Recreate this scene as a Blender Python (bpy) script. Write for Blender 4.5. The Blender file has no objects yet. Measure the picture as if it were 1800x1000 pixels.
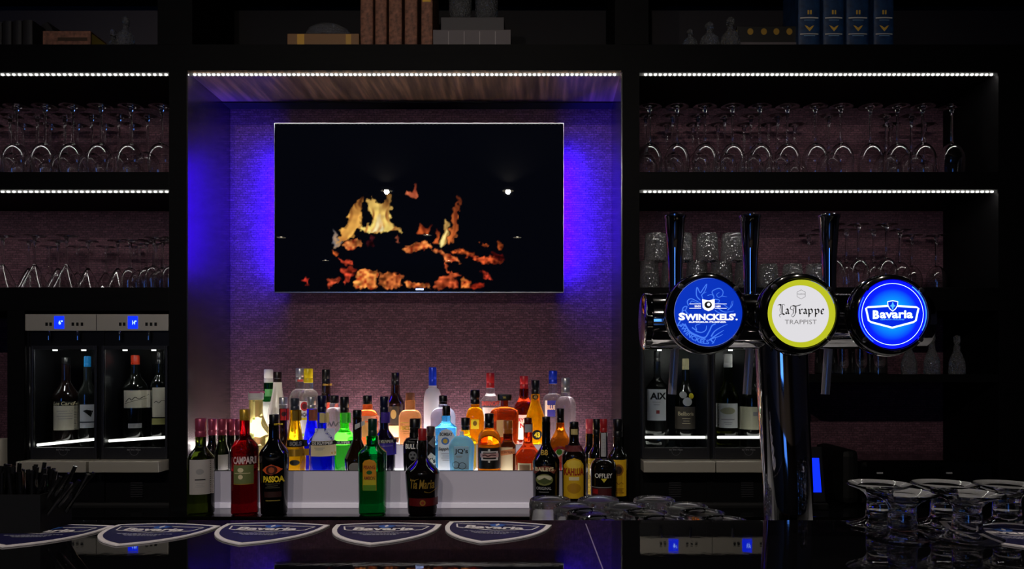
import bpy, bmesh, math, random
import numpy as np
from mathutils import Vector, Matrix
random.seed(7)
SC = bpy.context.scene
COL = SC.collection
PI = math.pi

# ------------------------------------------------------------------ camera, world, exposure
CZ = 1.25                      # eye height
F = 1300.0                     # focal length in pixels of the 1800 px wide frame
VX, VY = 950.0, 650.0          # vanishing point of the depth lines
cam_d = bpy.data.cameras.new('camera'); cam = bpy.data.objects.new('camera', cam_d); COL.objects.link(cam)
cam.location = (0, 0, CZ); cam.rotation_euler = (PI/2, 0, 0)
cam_d.sensor_width = 36.0; cam_d.lens = F/1800*36.0
cam_d.shift_x = (900-VX)/1800; cam_d.shift_y = (VY-500)/1800
cam_d.clip_start = 0.02; cam_d.clip_end = 60
SC.camera = cam
w = bpy.data.worlds.new('World'); SC.world = w; w.use_nodes = True
w.node_tree.nodes['Background'].inputs[0].default_value = (0.25, 0.3, 0.5, 1)
w.node_tree.nodes['Background'].inputs[1].default_value = 0.002
vs = SC.view_settings; vs.view_transform = 'Standard'; vs.look = 'None'; vs.gamma = 1; vs.exposure = 0.0
vs.use_curve_mapping = False
cy = SC.cycles
cy.max_bounces = 16; cy.transmission_bounces = 16; cy.glossy_bounces = 6; cy.diffuse_bounces = 3
cy.transparent_max_bounces = 16
cy.sample_clamp_indirect = 3.0; cy.sample_clamp_direct = 0.0; cy.blur_glossy = 0.5
cy.use_denoising = True

# light levels, tuned against the photograph
DIODE = 9.0      # shelf LED strips
RIBBON = 24.0     # added glowing band hidden behind the diodes
SPOT_W = 75.0     # each ceiling downlight near the bar
REAR = 25.0      # band along the back of the step
TIER = 2.2       # front tread
TIER2 = 18.0    # rear tread        # lit tops of the bottle step
BLUE = 600.0       # strips behind the television

def X(px, d): return (px-VX)/F*d
def Z(py, d): return CZ+(VY-py)/F*d
D0, DB = 2.45, 2.787           # front and back plane of the shelving
DTV = 2.697
BAR_Z, BAR_Y = CZ-0.213, 1.049 # bar top height and its far edge
CNT_Z = CZ-0.4504              # back counter

# ------------------------------------------------------------------ materials
MATS = {}
def lin(c):
    return tuple(((v/255)/12.92 if v/255 <= .04045 else ((v/255+.055)/1.055)**2.4) for v in c)
def M(name, rgb=(128,128,128), rough=.5, metal=0, trans=0, ior=1.45, emis=None, es=0, coat=0, spec=.5, raw=False):
    if name in MATS: return MATS[name]
    m = bpy.data.materials.new(name); m.use_nodes = True
    p = m.node_tree.nodes['Principled BSDF']
    c = rgb if raw else lin(rgb)
    p.inputs['Base Color'].default_value = (*c, 1); p.inputs['Roughness'].default_value = rough
    p.inputs['Metallic'].default_value = metal; p.inputs['Transmission Weight'].default_value = trans
    p.inputs['IOR'].default_value = ior; p.inputs['Coat Weight'].default_value = coat
    p.inputs['Coat Roughness'].default_value = .04; p.inputs['Specular IOR Level'].default_value = spec
    if emis:
        p.inputs['Emission Color'].default_value = (*lin(emis), 1); p.inputs['Emission Strength'].default_value = es
    MATS[name] = m
    return m
def nodes(m): return m.node_tree.nodes, m.node_tree.links, m.node_tree.nodes['Principled BSDF']
def texco(m, scale=(1,1,1), which='Object'):
    n, l, p = nodes(m)
    t = n.new('ShaderNodeTexCoord'); mp = n.new('ShaderNodeMapping'); mp.inputs['Scale'].default_value = scale
    l.new(t.outputs[which], mp.inputs['Vector']); return mp.outputs['Vector']
def ramp(m, fac, stops):
    n, l, p = nodes(m); r = n.new('ShaderNodeValToRGB')
    while len(r.color_ramp.elements) < len(stops): r.color_ramp.elements.new(.5)
    for e, (pos, c) in zip(r.color_ramp.elements, stops): e.position = pos; e.color = (*lin(c), 1)
    l.new(fac, r.inputs['Fac']); return r.outputs['Color']
def noise(m, vec, scale, detail=4):
    n, l, p = nodes(m); t = n.new('ShaderNodeTexNoise'); t.inputs['Scale'].default_value = scale; t.inputs['Detail'].default_value = detail
    l.new(vec, t.inputs['Vector']); return t.outputs['Fac']
def bump(m, h, strength=.3, dist=.002):
    n, l, p = nodes(m); b = n.new('ShaderNodeBump'); b.inputs['Strength'].default_value = strength; b.inputs['Distance'].default_value = dist
    l.new(h, b.inputs['Height']); l.new(b.outputs['Normal'], p.inputs['Normal'])
def colour(m, out): m.node_tree.links.new(out, m.node_tree.nodes['Principled BSDF'].inputs['Base Color'])

black = M('black laminate', (9,8,10), .6, spec=.1)
v = texco(black, (2,2,40)); colour(black, ramp(black, noise(black, v, 3), [(.35,(3,3,4)),(.7,(8,7,8))]))
blackgloss = M('black gloss', (5,5,6), .12, coat=.5)
matt = M('matt black', (8,8,9), .6, spec=.2)
bartop = M('polished black bar top', (6,6,8), .022, spec=.5)
bumpv = noise(bartop, texco(bartop), 60); bump(bartop, bumpv, .03, .001)
counterm = M('black counter stone', (8,8,9), .1, spec=.6)
wood = M('dark oak veneer', (70,58,50), .2, spec=1.0, ior=1.95)
v = texco(wood, (1,1,.06)); f = noise(wood, v, 60, 6); colour(wood, ramp(wood, f, [(.3,(12,10,7)),(.5,(26,21,15)),(.72,(44,36,24))]))
woodh = M('dark oak veneer ceiling', (70,58,50), .4, spec=.5)
v = texco(woodh, (1,.06,1)); f = noise(woodh, v, 50, 6); colour(woodh, ramp(woodh, f, [(.3,(38,28,22)),(.5,(80,62,48)),(.72,(130,100,76))]))
# woven mauve wall covering: fine rows with broken stitches
paper = M('woven mauve wallcovering', (120,88,105), .75, spec=.25)
n, l, p = nodes(paper)
mp = texco(paper)
sx = n.new('ShaderNodeSeparateXYZ'); l.new(mp, sx.inputs[0]); cx = n.new('ShaderNodeCombineXYZ')
l.new(sx.outputs['X'], cx.inputs['X']); l.new(sx.outputs['Z'], cx.inputs['Y'])
br = n.new('ShaderNodeTexBrick'); dn = n.new('ShaderNodeTexNoise'); dn.inputs['Scale'].default_value = 70; l.new(mp, dn.inputs['Vector'])
dv = n.new('ShaderNodeVectorMath'); dv.operation = 'MULTIPLY_ADD'; dv.inputs[1].default_value = (.02,.003,0); l.new(dn.outputs['Color'], dv.inputs[0]); l.new(cx.outputs[0], dv.inputs[2])
l.new(dv.outputs[0], br.inputs['Vector'])
br.inputs['Scale'].default_value = 1.0; br.inputs['Brick Width'].default_value = .021; br.inputs['Row Height'].default_value = .0085
br.inputs['Mortar Size'].default_value = .0011; br.inputs['Mortar Smooth'].default_value = .4
br.inputs['Color1'].default_value = (*lin((76,48,58)),1); br.inputs['Color2'].default_value = (*lin((102,68,80)),1); br.inputs['Mortar'].default_value = (*lin((58,40,49)),1)
mixn = n.new('ShaderNodeMixRGB'); mixn.blend_type = 'MULTIPLY'; mixn.inputs[0].default_value = .8
l.new(br.outputs['Color'], mixn.inputs[1]); l.new(ramp(paper, noise(paper, mp, 160, 3), [(.3,(150,150,150)),(.65,(255,255,255))]), mixn.inputs[2])
colour(paper, mixn.outputs[0]); bump(paper, br.outputs['Fac'], -.3, .0012)

chrome = M('chrome', (225,225,230), .04, metal=1)
steel = M('brushed steel', (176,170,158), .4, metal=.4)
bump(steel, noise(steel, texco(steel, (400,4,4)), 6), .05, .0005)
silver = M('silver metal', (200,200,205), .2, metal=1)
glass = M('clear glass', (252,252,252), 0.0, trans=1, ior=1.56)
pane = M('cooler door glass', (235,240,242), 0.0, trans=1, ior=1.12)
cut = M('cut crystal', (240,240,240), 0.01, trans=.94, ior=1.55)
n, l, p = nodes(cut); vo = n.new('ShaderNodeTexVoronoi'); vo.inputs['Scale'].default_value = 120; l.new(texco(cut), vo.inputs['Vector']); bump(cut, vo.outputs['Distance'], 1.0, .006)
white = M('white plastic', (225,222,222), .4)
ribbon = M('added led band', (255,255,255), .5, emis=(255,250,244), es=RIBBON)  # added glow that gives the glasses their long bright arcs
diode_m = M('led diode', (255,255,255), .5, emis=(255,252,244), es=DIODE)
tierlight = M('lit acrylic', (235,232,238), .4, emis=(255,250,248), es=TIER)
tierlight2 = M('lit acrylic rear', (235,232,238), .4, emis=(255,244,240), es=TIER2)
acryl = M('frosted acrylic front', (176,170,182), .3, emis=(200,190,205), es=.16)
acryl_lip = M('acrylic foot', (210,205,212), .3, emis=(220,210,225), es=.3)  # paler tone and glow stand in for light falling on the foot from overhead
blue_led = M('blue led strip', (10,0,60), .5, emis=(40,0,255), es=BLUE)
bulb_m = M('downlight bulb', (255,240,215), .5, emis=(255,240,205), es=60)
screen_blue = M('lit blue display', (0,10,60), .3, emis=(10,40,255), es=1.6)
screen_txt = M('lit display digits', (200,220,255), .3, emis=(150,190,255), es=2)
inlamp = M('cooler light tube', (255,255,255), .5, emis=(255,252,240), es=2.5)
tinyspot = M('cooler spot', (255,255,255), .5, emis=(255,255,245), es=260)

def liquid(name, rgb, tl=.35, rough=.03, deep=1.0):
    if name in MATS: return MATS[name]
    m = bpy.data.materials.new(name); m.use_nodes = True; n, l, p = nodes(m)
    c = lin(rgb)
    p.inputs['Base Color'].default_value = (*c,1); p.inputs['Transmission Weight'].default_value = 1; p.inputs['Roughness'].default_value = rough; p.inputs['IOR'].default_value = 1.42
    t = n.new('ShaderNodeBsdfTranslucent'); t.inputs[0].default_value = (*c,1)
    mx = n.new('ShaderNodeMixShader'); mx.inputs[0].default_value = tl
    l.new(p.outputs[0], mx.inputs[1]); l.new(t.outputs[0], mx.inputs[2]); l.new(mx.outputs[0], n['Material Output'].inputs[0])
    MATS[name] = m; return m
def gl(name, rgb, rough=.02): return M(name, rgb, rough, trans=1, ior=1.45)
def dark(name, rgb): return M(name, rgb, .07, coat=.6)
def ink(rgb):
    return M('ink %d %d %d' % rgb, rgb, .45)
def foil(name, rgb, metal=.35): return M(name, rgb, .3, metal=metal)

# ------------------------------------------------------------------ mesh helpers
def link(name, me, parent=None, loc=(0,0,0)):
    o = bpy.data.objects.new(name, me); COL.objects.link(o); o.location = loc
    if parent is not None: o.parent = parent
    return o
def mesh_from(name, verts, faces, mats, mi=None, smooth=False):
    me = bpy.data.meshes.new(name); me.from_pydata(verts, [], faces)
    for m in (mats if isinstance(mats, (list, tuple)) else [mats]): me.materials.append(m)
    if mi is not None: me.polygons.foreach_set('material_index', mi)
    if smooth: me.polygons.foreach_set('use_smooth', [True]*len(me.polygons))
    me.update(); return me
def bm_obj(name, bm, mats, parent=None, loc=(0,0,0), smooth=False, sharp=None):
    me = bpy.data.meshes.new(name); bmesh.ops.recalc_face_normals(bm, faces=bm.faces[:]); bm.to_mesh(me); bm.free()
    for m in (mats if isinstance(mats, (list, tuple)) else [mats]): me.materials.append(m)
    if smooth:
        me.polygons.foreach_set('use_smooth', [True]*len(me.polygons))
        me.set_sharp_from_angle(angle=math.radians(sharp or 40))
    return link(name, me, parent, loc)
def add_box(bm, x0, x1, y0, y1, z0, z1, bev=0, mi=0, rot=None):
    c = Vector(((x0+x1)/2, (y0+y1)/2, (z0+z1)/2))
    g = bmesh.ops.create_cube(bm, size=1)
    bmesh.ops.scale(bm, vec=(abs(x1-x0), abs(y1-y0), abs(z1-z0)), verts=g['verts'])
    if rot is not None: bmesh.ops.rotate(bm, cent=(0,0,0), matrix=rot, verts=g['verts'])
    bmesh.ops.translate(bm, vec=c, verts=g['verts'])
    fs = set(f for v in g['verts'] for f in v.link_faces)
    for f in fs: f.material_index = mi
    if bev:
        es = list(set(e for v in g['verts'] for e in v.link_edges))
        bmesh.ops.bevel(bm, geom=es, offset=bev, segments=2, affect='EDGES', profile=.6)
def box(name, mat, x0, x1, y0, y1, z0, z1, parent=None, bev=0, loc=None):
    bm = bmesh.new(); add_box(bm, x0, x1, y0, y1, z0, z1, bev)
    if loc is not None:
        bmesh.ops.translate(bm, vec=-Vector(loc), verts=bm.verts)
    return bm_obj(name, bm, mat, parent, loc or (0,0,0))
def lathe_mesh(name, prof, mats, seg=32, n=2.0, dy=1.0, mi=None, axis='Z', smooth=True, sharp=35):
    """prof: list of (r, z); superellipse exponent n; dy squashes depth"""
    verts, faces, idx, fm = [], [], [], []
    for (r, z) in prof:
        if r < 1e-6: idx.append([len(verts)]); verts.append((0,0,z)); continue
        row = []
        for k in range(seg):
            a = 2*PI*k/seg; s, c = math.sin(a), math.cos(a)
            x = math.copysign(abs(s)**(2/n), s)*r; y = -math.copysign(abs(c)**(2/n), c)*r*dy
            row.append(len(verts)); verts.append((x,y,z))
        idx.append(row)
    for i in range(len(prof)-1):
        a, b = idx[i], idx[i+1]
        if len(a) == 1 and len(b) == 1: continue
        for k in range(seg):
            k2 = (k+1) % seg
            if len(a) == 1: faces.append((a[0], b[k2], b[k]))
            elif len(b) == 1: faces.append((a[k], a[k2], b[0]))
            else: faces.append((a[k], a[k2], b[k2], b[k]))
            fm.append(mi[i] if mi else 0)
    if axis == 'Y': verts = [(x, z, y) for (x,y,z) in verts]
    if axis == 'X': verts = [(z, y, x) for (x,y,z) in verts]
    me = mesh_from(name, verts, faces, mats, fm, smooth)
    bm = bmesh.new(); bm.from_mesh(me); bmesh.ops.recalc_face_normals(bm, faces=bm.faces[:]); bm.to_mesh(me); bm.free()
    if smooth: me.set_sharp_from_angle(angle=math.radians(sharp))
    return me
def lathe(name, prof, mats, parent=None, loc=(0,0,0), **k): return link(name, lathe_mesh(name, prof, mats, **k), parent, loc)
def tube(bm, pts, r, seg=10, r2=None):
    pts = [Vector(p) for p in pts]; rings = []
    for i, p in enumerate(pts):
        t = (pts[min(i+1,len(pts)-1)]-pts[max(i-1,0)]).normalized()
        u = t.cross(Vector((0,1,0)));  u = u if u.length > .05 else t.cross(Vector((1,0,0))); u.normalize(); w_ = t.cross(u)
        rr = r if r2 is None else r+(r2-r)*i/(len(pts)-1)
        rings.append([bm.verts.new(p+(u*math.cos(2*PI*k/seg)+w_*math.sin(2*PI*k/seg))*rr) for k in range(seg)])
    for a, b in zip(rings, rings[1:]):
        for k in range(seg): bm.faces.new((a[k], a[(k+1)%seg], b[(k+1)%seg], b[k]))
    bm.faces.new(rings[0][::-1]); bm.faces.new(rings[-1])
def empty(name, loc):
    o = bpy.data.objects.new(name, None); COL.objects.link(o); o.location = loc; o.empty_display_size = .05; return o
def tag(o, label, cat, group=None):
    o['label'] = label; o['category'] = cat
    if group: o['group'] = group
    return o
def struct(o): o['kind'] = 'structure'; return o
def dup(root, loc, rot=None):
    r = root.copy(); COL.objects.link(r); r.location = loc
    if rot is not None: r.rotation_euler = rot
    for ch in list(root.children):
        c = ch.copy(); COL.objects.link(c); c.parent = r
        for g in list(ch.children):
            d = g.copy(); COL.objects.link(d); d.parent = c
    return r
ORD = ['first','second','third','fourth','fifth','sixth','seventh','eighth','ninth','tenth','eleventh','twelfth','thirteenth','fourteenth','fifteenth','sixteenth']

# ------------------------------------------------------------------ lettering and flat art
TXT = {}
def text_geo(s, bold=0.0, shear=0.0):
    k = (s, bold, shear)
    if k in TXT: return TXT[k]
    cu = bpy.data.curves.new('lettering', 'FONT'); cu.body = s; cu.size = 1; cu.offset = bold; cu.shear = shear; cu.resolution_u = 3
    o = bpy.data.objects.new('lettering', cu); COL.objects.link(o)
    bpy.context.view_layer.update()
    me = bpy.data.meshes.new_from_object(o.evaluated_get(bpy.context.evaluated_depsgraph_get()))
    vs_ = np.array([v.co[:2] for v in me.vertices]) if len(me.vertices) else np.zeros((0,2))
    fs_ = [tuple(p.vertices) for p in me.polygons]
    bpy.data.objects.remove(o); bpy.data.curves.remove(cu); bpy.data.meshes.remove(me)
    lo, hi = vs_.min(0), vs_.max(0)
    TXT[k] = ((vs_-(lo+hi)/2)/np.maximum(hi-lo, 1e-6), fs_)
    return TXT[k]
def ell(cx, cz, rx, rz, k=28, a0=0, a1=2*PI): return [(cx+rx*math.cos(a0+(a1-a0)*i/k), cz+rz*math.sin(a0+(a1-a0)*i/k)) for i in range(k + (0 if a1-a0 > 6.28 else 1))]
def rect(cx, cz, hw, hh): return [(cx-hw,cz-hh),(cx+hw,cz-hh),(cx+hw,cz+hh),(cx-hw,cz+hh)]
def stroke(pts, w0, w1=None, closed=False):
    """quads along a polyline, width tapering from w0 to w1 -> list of polygons"""
    w1 = w0 if w1 is None else w1; P = [Vector(p) for p in pts]; N = len(P); L, R = [], []
    for i in range(N):
        a = P[(i-1) % N] if closed else P[max(i-1,0)]; b = P[(i+1) % N] if closed else P[min(i+1,N-1)]
        t = (b-a); t = t.normalized() if t.length else Vector((1,0)); nn = Vector((-t.y, t.x)); ww = (w0+(w1-w0)*i/max(N-1,1))/2
        L.append(P[i]+nn*ww); R.append(P[i]-nn*ww)
    rng = range(N) if closed else range(N-1)
    return [[tuple(L[i]), tuple(R[i]), tuple(R[(i+1)%N]), tuple(L[(i+1)%N])] for i in rng]
def smooth_line(pts, k=6):
    out = []; n = len(pts)
    for i in range(n-1):
        p0, p1, p2, p3 = [Vector(pts[max(0,min(n-1,j))]) for j in (i-1,i,i+1,i+2)]
        for s in range(k):
            t = s/k
            out.append(tuple(.5*((2*p1)+(-p0+p2)*t+(2*p0-5*p1+4*p2-p3)*t*t+(-p0+3*p1-3*p2+p3)*t**3)))
    out.append(tuple(pts[-1])); return out
class Art:
    """flat pieces in 2-D laid onto a surface; every piece keeps its own colour"""
    def __init__(self): self.items = []
    def poly(self, pts, mat, lift=1): self.items.append(([tuple(p) for p in pts], [tuple(range(len(pts)))], mat, lift)); return self
    def polys(self, ps, mat, lift=1):
        for p in ps: self.poly(p, mat, lift)
        return self
    def text(self, s, cx, cz, wd, ht, mat, lift=2, bold=0.0, shear=0.0, warp=None):
        vs_, fs_ = text_geo(s, bold, shear); pts = [(cx+x*wd, cz+y*ht) for x, y in vs_]
        if warp: pts = [warp(*q) for q in pts]
        self.items.append((pts, fs_, mat, lift)); return self
    def build(self, name, fn, parent, loc=(0,0,0), maxlen=.006, step=.0005):
        """fn(x, z, off) -> 3-D point"""
        bm = bmesh.new(); mats = []
        for pts, fs_, mat, lift in self.items:
            if mat not in mats: mats.append(mat)
            b = bmesh.new(); vv = [b.verts.new((x, 0, z)) for x, z in pts]
            for f in fs_:
                try: b.faces.new([vv[i] for i in f])
                except ValueError: pass
            bmesh.ops.triangulate(b, faces=b.faces[:])
            if maxlen:
                for _ in range(6):
                    es = [e for e in b.edges if e.calc_length() > maxlen]
                    if not es: break
                    bmesh.ops.subdivide_edges(b, edges=es, cuts=1)
                    bmesh.ops.triangulate(b, faces=[f for f in b.faces if len(f.verts) > 3])
            b.normal_update()
            mp = {}
            for v_ in b.verts: mp[v_] = bm.verts.new(fn(v_.co.x, v_.co.z, step*lift))
            for f in b.faces:
                vsq = [mp[q] for q in f.verts]
                if f.normal.y > 0: vsq.reverse()
                try: nf = bm.faces.new(vsq); nf.material_index = mats.index(mat)
                except ValueError: pass
            b.free()
        me = bpy.data.meshes.new(name); bm.to_mesh(me); bm.free()
        for m in mats: me.materials.append(m)
        return link(name, me, parent, loc)

# ================================================================== SETTING
XL, XR = X(330, D0), X(1092, D0)            # niche opening
XLB, XRB = X(297, D0), X(1124, D0)          # inner edges of the side bays
XE = X(1755, D0)                            # right end of the right bay
ZT = Z(78, D0); ZH = Z(127, D0)             # thick header shelf
Z2T, Z2B = Z(302, D0), Z(333, D0)
Z3T, Z3B = Z(505, D0), Z(546, D0)
XW = -2.6
struct(box('floor', M('dark floor', (22,18,16), .35), -4.6, 3.6, -6.6, 3.0, -.05, 0))
struct(box('ceiling', M('dark ceiling', (14,13,15), .9, spec=.1), -4.6, 3.6, -6.6, 3.0, 2.82, 2.9))
struct(box('wall_back', M('dark wall', (16,14,16), .7), -4.6, 3.6, 2.82, 2.95, 0, 2.82))
struct(box('wall_rear', M('plaster rear wall', (125,112,104), .7), -4.6, 3.6, -6.75, -6.6, 0, 2.82))
struct(box('wall_left', MATS['plaster rear wall'], -4.75, -4.6, -6.6, 2.82, 0, 2.82))
struct(box('wall_right', MATS['plaster rear wall'], 3.6, 3.75, -6.6, 2.82, 0, 2.82))
# a window onto the dusk in the far wall, seen only as blue glints in the glass and chrome
wn = struct(link('window_1', bpy.data.meshes.new('window_1'), None))
bm = bmesh.new()
for q in ((-3.05,-2.98,.7,2.35),(-1.42,-1.35,.7,2.35),(-2.22,-2.18,.7,2.35)): add_box(bm, q[0], q[1], -6.6, -6.52, q[2], q[3])
for q in ((.7,.77),(2.28,2.35)): add_box(bm, -2.98, -1.42, -6.6, -6.52, q[0], q[1])
bm.to_mesh(wn.data); bm.free(); wn.data.materials.append(matt)
dusk = M('dusk daylight', (40,90,200), .5, emis=(80,145,255), es=2.6)
box('window_pane', dusk, -2.98, -1.42, -6.598, -6.59, .77, 2.28, wn)

# --- left bay
lb = empty('shelving_unit', (XL, D0, 0)); tag(lb, 'tall black shelving bay on the left holding upturned glasses', 'shelving')
lb_ = lambda nm, m, *a: box(nm, m, *a, parent=lb)
def pb(parent, nm, m, x0, x1, y0, y1, z0, z1, bev=0):
    L_ = Vector(parent.location); bm = bmesh.new(); add_box(bm, x0, x1, y0, y1, z0, z1, bev); bmesh.ops.translate(bm, vec=-L_, verts=bm.verts)
    return bm_obj(nm, bm, m, parent)
ZTOP = 2.62
pb(lb, 'upright', black, XLB, XL-.004, D0, DB, CNT_Z, ZH)
pb(lb, 'cladding', wood, XL-.004, XL, D0+.001, DB, CNT_Z, ZH)
pb(lb, 'upright', black, X(277,D0), X(338,D0), D0, DB, ZT, ZTOP)
pb(lb, 'shelf', black, XW, XL, D0, DB, ZH, ZT, .001)
pb(lb, 'shelf', black, XW, XLB, D0, DB, Z2B, Z2T, .001)
pb(lb, 'shelf', black, XW, XLB, D0, DB, Z3B, Z3T, .001)
pb(lb, 'top_board', black, XW, XL, D0, DB, ZTOP, ZTOP+.05)
pb(lb, 'back_panel', paper, XW, XLB, DB, DB+.02, CNT_Z, ZH)
greyb = M('grey back board', (66,62,67), .7, spec=.2)
darkb = M('dark back board', (24,22,24), .7, spec=.2)
pb(lb, 'back_panel', greyb, XW, X(338,D0), DB, DB+.02, ZT, ZTOP)
pb(lb, 'upright', black, X(13,D0), X(43,D0), D0, DB, CNT_Z, Z3B)
# --- right bay
rb = empty('shelving_unit', (XR, D0, 0)); tag(rb, 'tall black shelving bay on the right behind the beer taps', 'shelving')
pb(rb, 'upright', black, XR+.004, XRB, D0, DB, CNT_Z, ZH)
pb(rb, 'cladding', wood, XR, XR+.004, D0+.001, DB, CNT_Z, ZH)
pb(rb, 'upright', black, X(1081,D0), X(1140,D0), D0, DB, ZT, ZTOP)
pb(rb, 'shelf', black, XR, 2.2, D0, DB, ZH, ZT, .001)
pb(rb, 'shelf', black, XRB, XE, D0, DB, Z2B, Z2T, .001)
pb(rb, 'shelf', black, XRB, XE, D0, DB, Z3B, Z3T, .001)
pb(rb, 'shelf', black, X(1400,D0), XE, D0, DB, Z(672,D0), Z(658,D0), .001)
pb(rb, 'upright', black, XE, 2.2, D0, DB, CNT_Z, ZH)
pb(rb, 'top_board', black, XR, 2.2, D0, DB, ZTOP, ZTOP+.05)
pb(rb, 'back_panel', paper, XRB, XE, DB, DB+.02, CNT_Z, ZH)
pb(rb, 'back_panel', M('charcoal back board', (40,37,40), .7, spec=.2), X(1081,D0), 2.2, DB, DB+.02, ZT, ZTOP)
# --- niche between them
nb = empty('display_niche', ((XL+XR)/2, D0, ZH)); tag(nb, 'wide lit recess with mauve woven back wall behind the television', 'niche')
pb(nb, 'back_panel', paper, XL, XR, DB, DB+.02, CNT_Z, ZH)
pb(nb, 'shelf', black, XL, XR, D0, DB, ZH+.006, ZT)
pb(nb, 'soffit', woodh, XL, XR, D0, DB-.07, ZH, ZH+.006)
pb(nb, 'soffit_trim', matt, XL, XR, DB-.07, DB, ZH-.004, ZH+.006)
pb(nb, 'top_board', black, XL, XR, D0, DB, ZTOP, ZTOP+.05)
pb(nb, 'back_panel', darkb, X(338,D0), X(1081,D0), DB, DB+.02, ZT, ZTOP)
# --- counter
cn = empty('back_counter', (0, 2.4, 0)); tag(cn, 'long polished black counter under the shelves carrying the bottles', 'counter')
pb(cn, 'worktop', counterm, XW, 2.2, 2.269, DB-.001, CNT_Z-.04, CNT_Z, .002)
pb(cn, 'cabinet', black, XW, 2.2, 2.30, DB+.03, 0, CNT_Z-.04)
# --- bar
br_ = empty('bar_counter', (0, .65, 0)); tag(br_, 'long polished black bar top in the foreground with beer mats', 'bar counter')
pb(br_, 'bar_top', bartop, -2.4, 2.4, .22, BAR_Y, BAR_Z-.04, BAR_Z, .001)
pb(br_, 'bar_front', black, -2.4, 2.4, .45, .50, 0, BAR_Z-.04)
pb(br_, 'service_top', M('service top steel', (205,205,208), .35, metal=.7), -2.4, 2.4, .55, 1.5, .90, .925)
a_, b_ = (X(1029.6,.213*F/270.7), .213*F/270.7), (X(1059.5,.213*F/350), .213*F/350)
dx, dy_ = b_[0]-a_[0], b_[1]-a_[1]
bm = bmesh.new(); wd = .0007
bm.faces.new([bm.verts.new((a_[0]+s*wd+t*dx, a_[1]-.65+t*dy_, BAR_Z+.0002)) for s, t in ((-1,0),(1,0),(1,1.6),(-1,1.6))])
bm_obj('seam', bm, M('pale seam', (120,110,115), .4), br_)

# ================================================================== LIGHTS OF THE PLACE
# ceiling downlights: some where the television glass mirrors them, others added for light
def downlight(x, y, watt, label, size=100, tx=None):
    t = empty('ceiling_downlight', (x, y, 2.80)); tag(t, label, 'ceiling light', 'downlights in the room')
    lathe('trim_ring', [(.05,.02),(.065,.02),(.065,.0),(.05,-.004),(.045,.01)], white, t, seg=24)
    lathe('bulb', [(0,.0),(.010,.001),(.014,.006),(.014,.012),(0,.012)], bulb_m, t, seg=16)
    if watt:
        s = bpy.data.lights.new('lamp', 'SPOT'); s.energy = watt; s.color = (1,.9,.78); s.spot_size = math.radians(size); s.spot_blend = .9; s.shadow_soft_size = .02
        so = link('lamp', s, t, (0,0,-.01))
        if tx: so.rotation_euler = (Vector(tx)-Vector((x,y,2.8))).to_track_quat('-Z','Y').to_euler()
    return t
downlight(-1.33, -1.0, SPOT_W, 'round ceiling downlight mirrored above the flames in the screen', tx=(-.75,2.4,1.2), size=75)
downlight(-.28, -1.0, SPOT_W*1.25, 'round ceiling downlight mirrored in the right of the screen', tx=(0,2.4,1.2), size=75)
downlight(.78, -1.0, SPOT_W*.1, 'round ceiling downlight behind the viewer on the right', tx=(.85,2.4,1.4), size=55)  # added lamp, not among those mirrored in the television
downlight(.70, 1.02, 22, 'round ceiling downlight above the hourglass glasses', tx=(.66,1.0,0), size=44)  # added lamp to put highlights on the glasses below
downlight(.12, 1.22, 40, 'round ceiling downlight straight above the bar', tx=(.12,1.1,0), size=62)
downlight(-1.3, -3.1, 6, 'round ceiling downlight mirrored in the middle of the fire')
downlight(-.27, -3.25, 6, 'round ceiling downlight mirrored right of the fire')
downlight(-3.03, -3.25, 6, 'round ceiling downlight mirrored at the left screen edge')
downlight(-3.04, -5.07, 50, 'round ceiling downlight mirrored low left in the screen')

for x_, y_, lb_t in ((.85,-3.2,'round ceiling downlight, middle row, right of centre'),(2.1,-3.2,'round ceiling downlight, middle row, far right'),(-1.3,-5.1,'round ceiling downlight in the last row near the window'),(.8,-5.1,'round ceiling downlight in the last row, right of centre'),(2.2,-1.0,'round ceiling downlight at the right end of the bar')):  # added bulbs for glints in chrome and glass; last row brightens the rear wall
    downlight(x_, y_, 50 if y_ < -5 else 0, lb_t)
dm = lathe_mesh('diode', [(0,-.0036),(.0028,-.003),(.0042,-.0008),(.0042,.0012),(0,.0012)], diode_m, seg=10)
def led_strip(x0, x1, z, n_, label, y=D0+.003, tail=0):
    t = empty('led_strip', (x0, y, z)); tag(t, label, 'light strip', 'led strips under the shelves')
    pb(t, 'channel', M('led channel', (110,112,112), .5), x0, x1, y+.0025, y+.0045, z-.0034, z+.006)
    pb(t, 'added_band', ribbon, x0+.004, x1-.004, y+.0065, y+.0185, z+.004, z+.006)  # added light band, kept out of view by the channel lip
    for k in range(n_): link('diode', dm, t, (tail+(x1-x0-2*tail)*(k+.5)/n_, 0, 0))
    return t
led_strip(XW, XLB, ZH-.0062, 73, 'white led strip above the wine glasses on the left', tail=.002)
led_strip(XW, XLB, Z2B-.0062, 73, 'white led strip above the cocktail glasses on the left')
led_strip(XL+.002, XR-.002, ZH-.0062, 90, 'long white led strip across the niche above the television', tail=.012)
led_strip(XRB+.001, XE-.001, ZH-.0062, 72, 'white led strip above the wine glasses on the right', tail=.012)
led_strip(XRB+.001, XE-.001, Z2B-.0062, 72, 'white led strip above the tumblers behind the taps', tail=.01)

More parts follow.
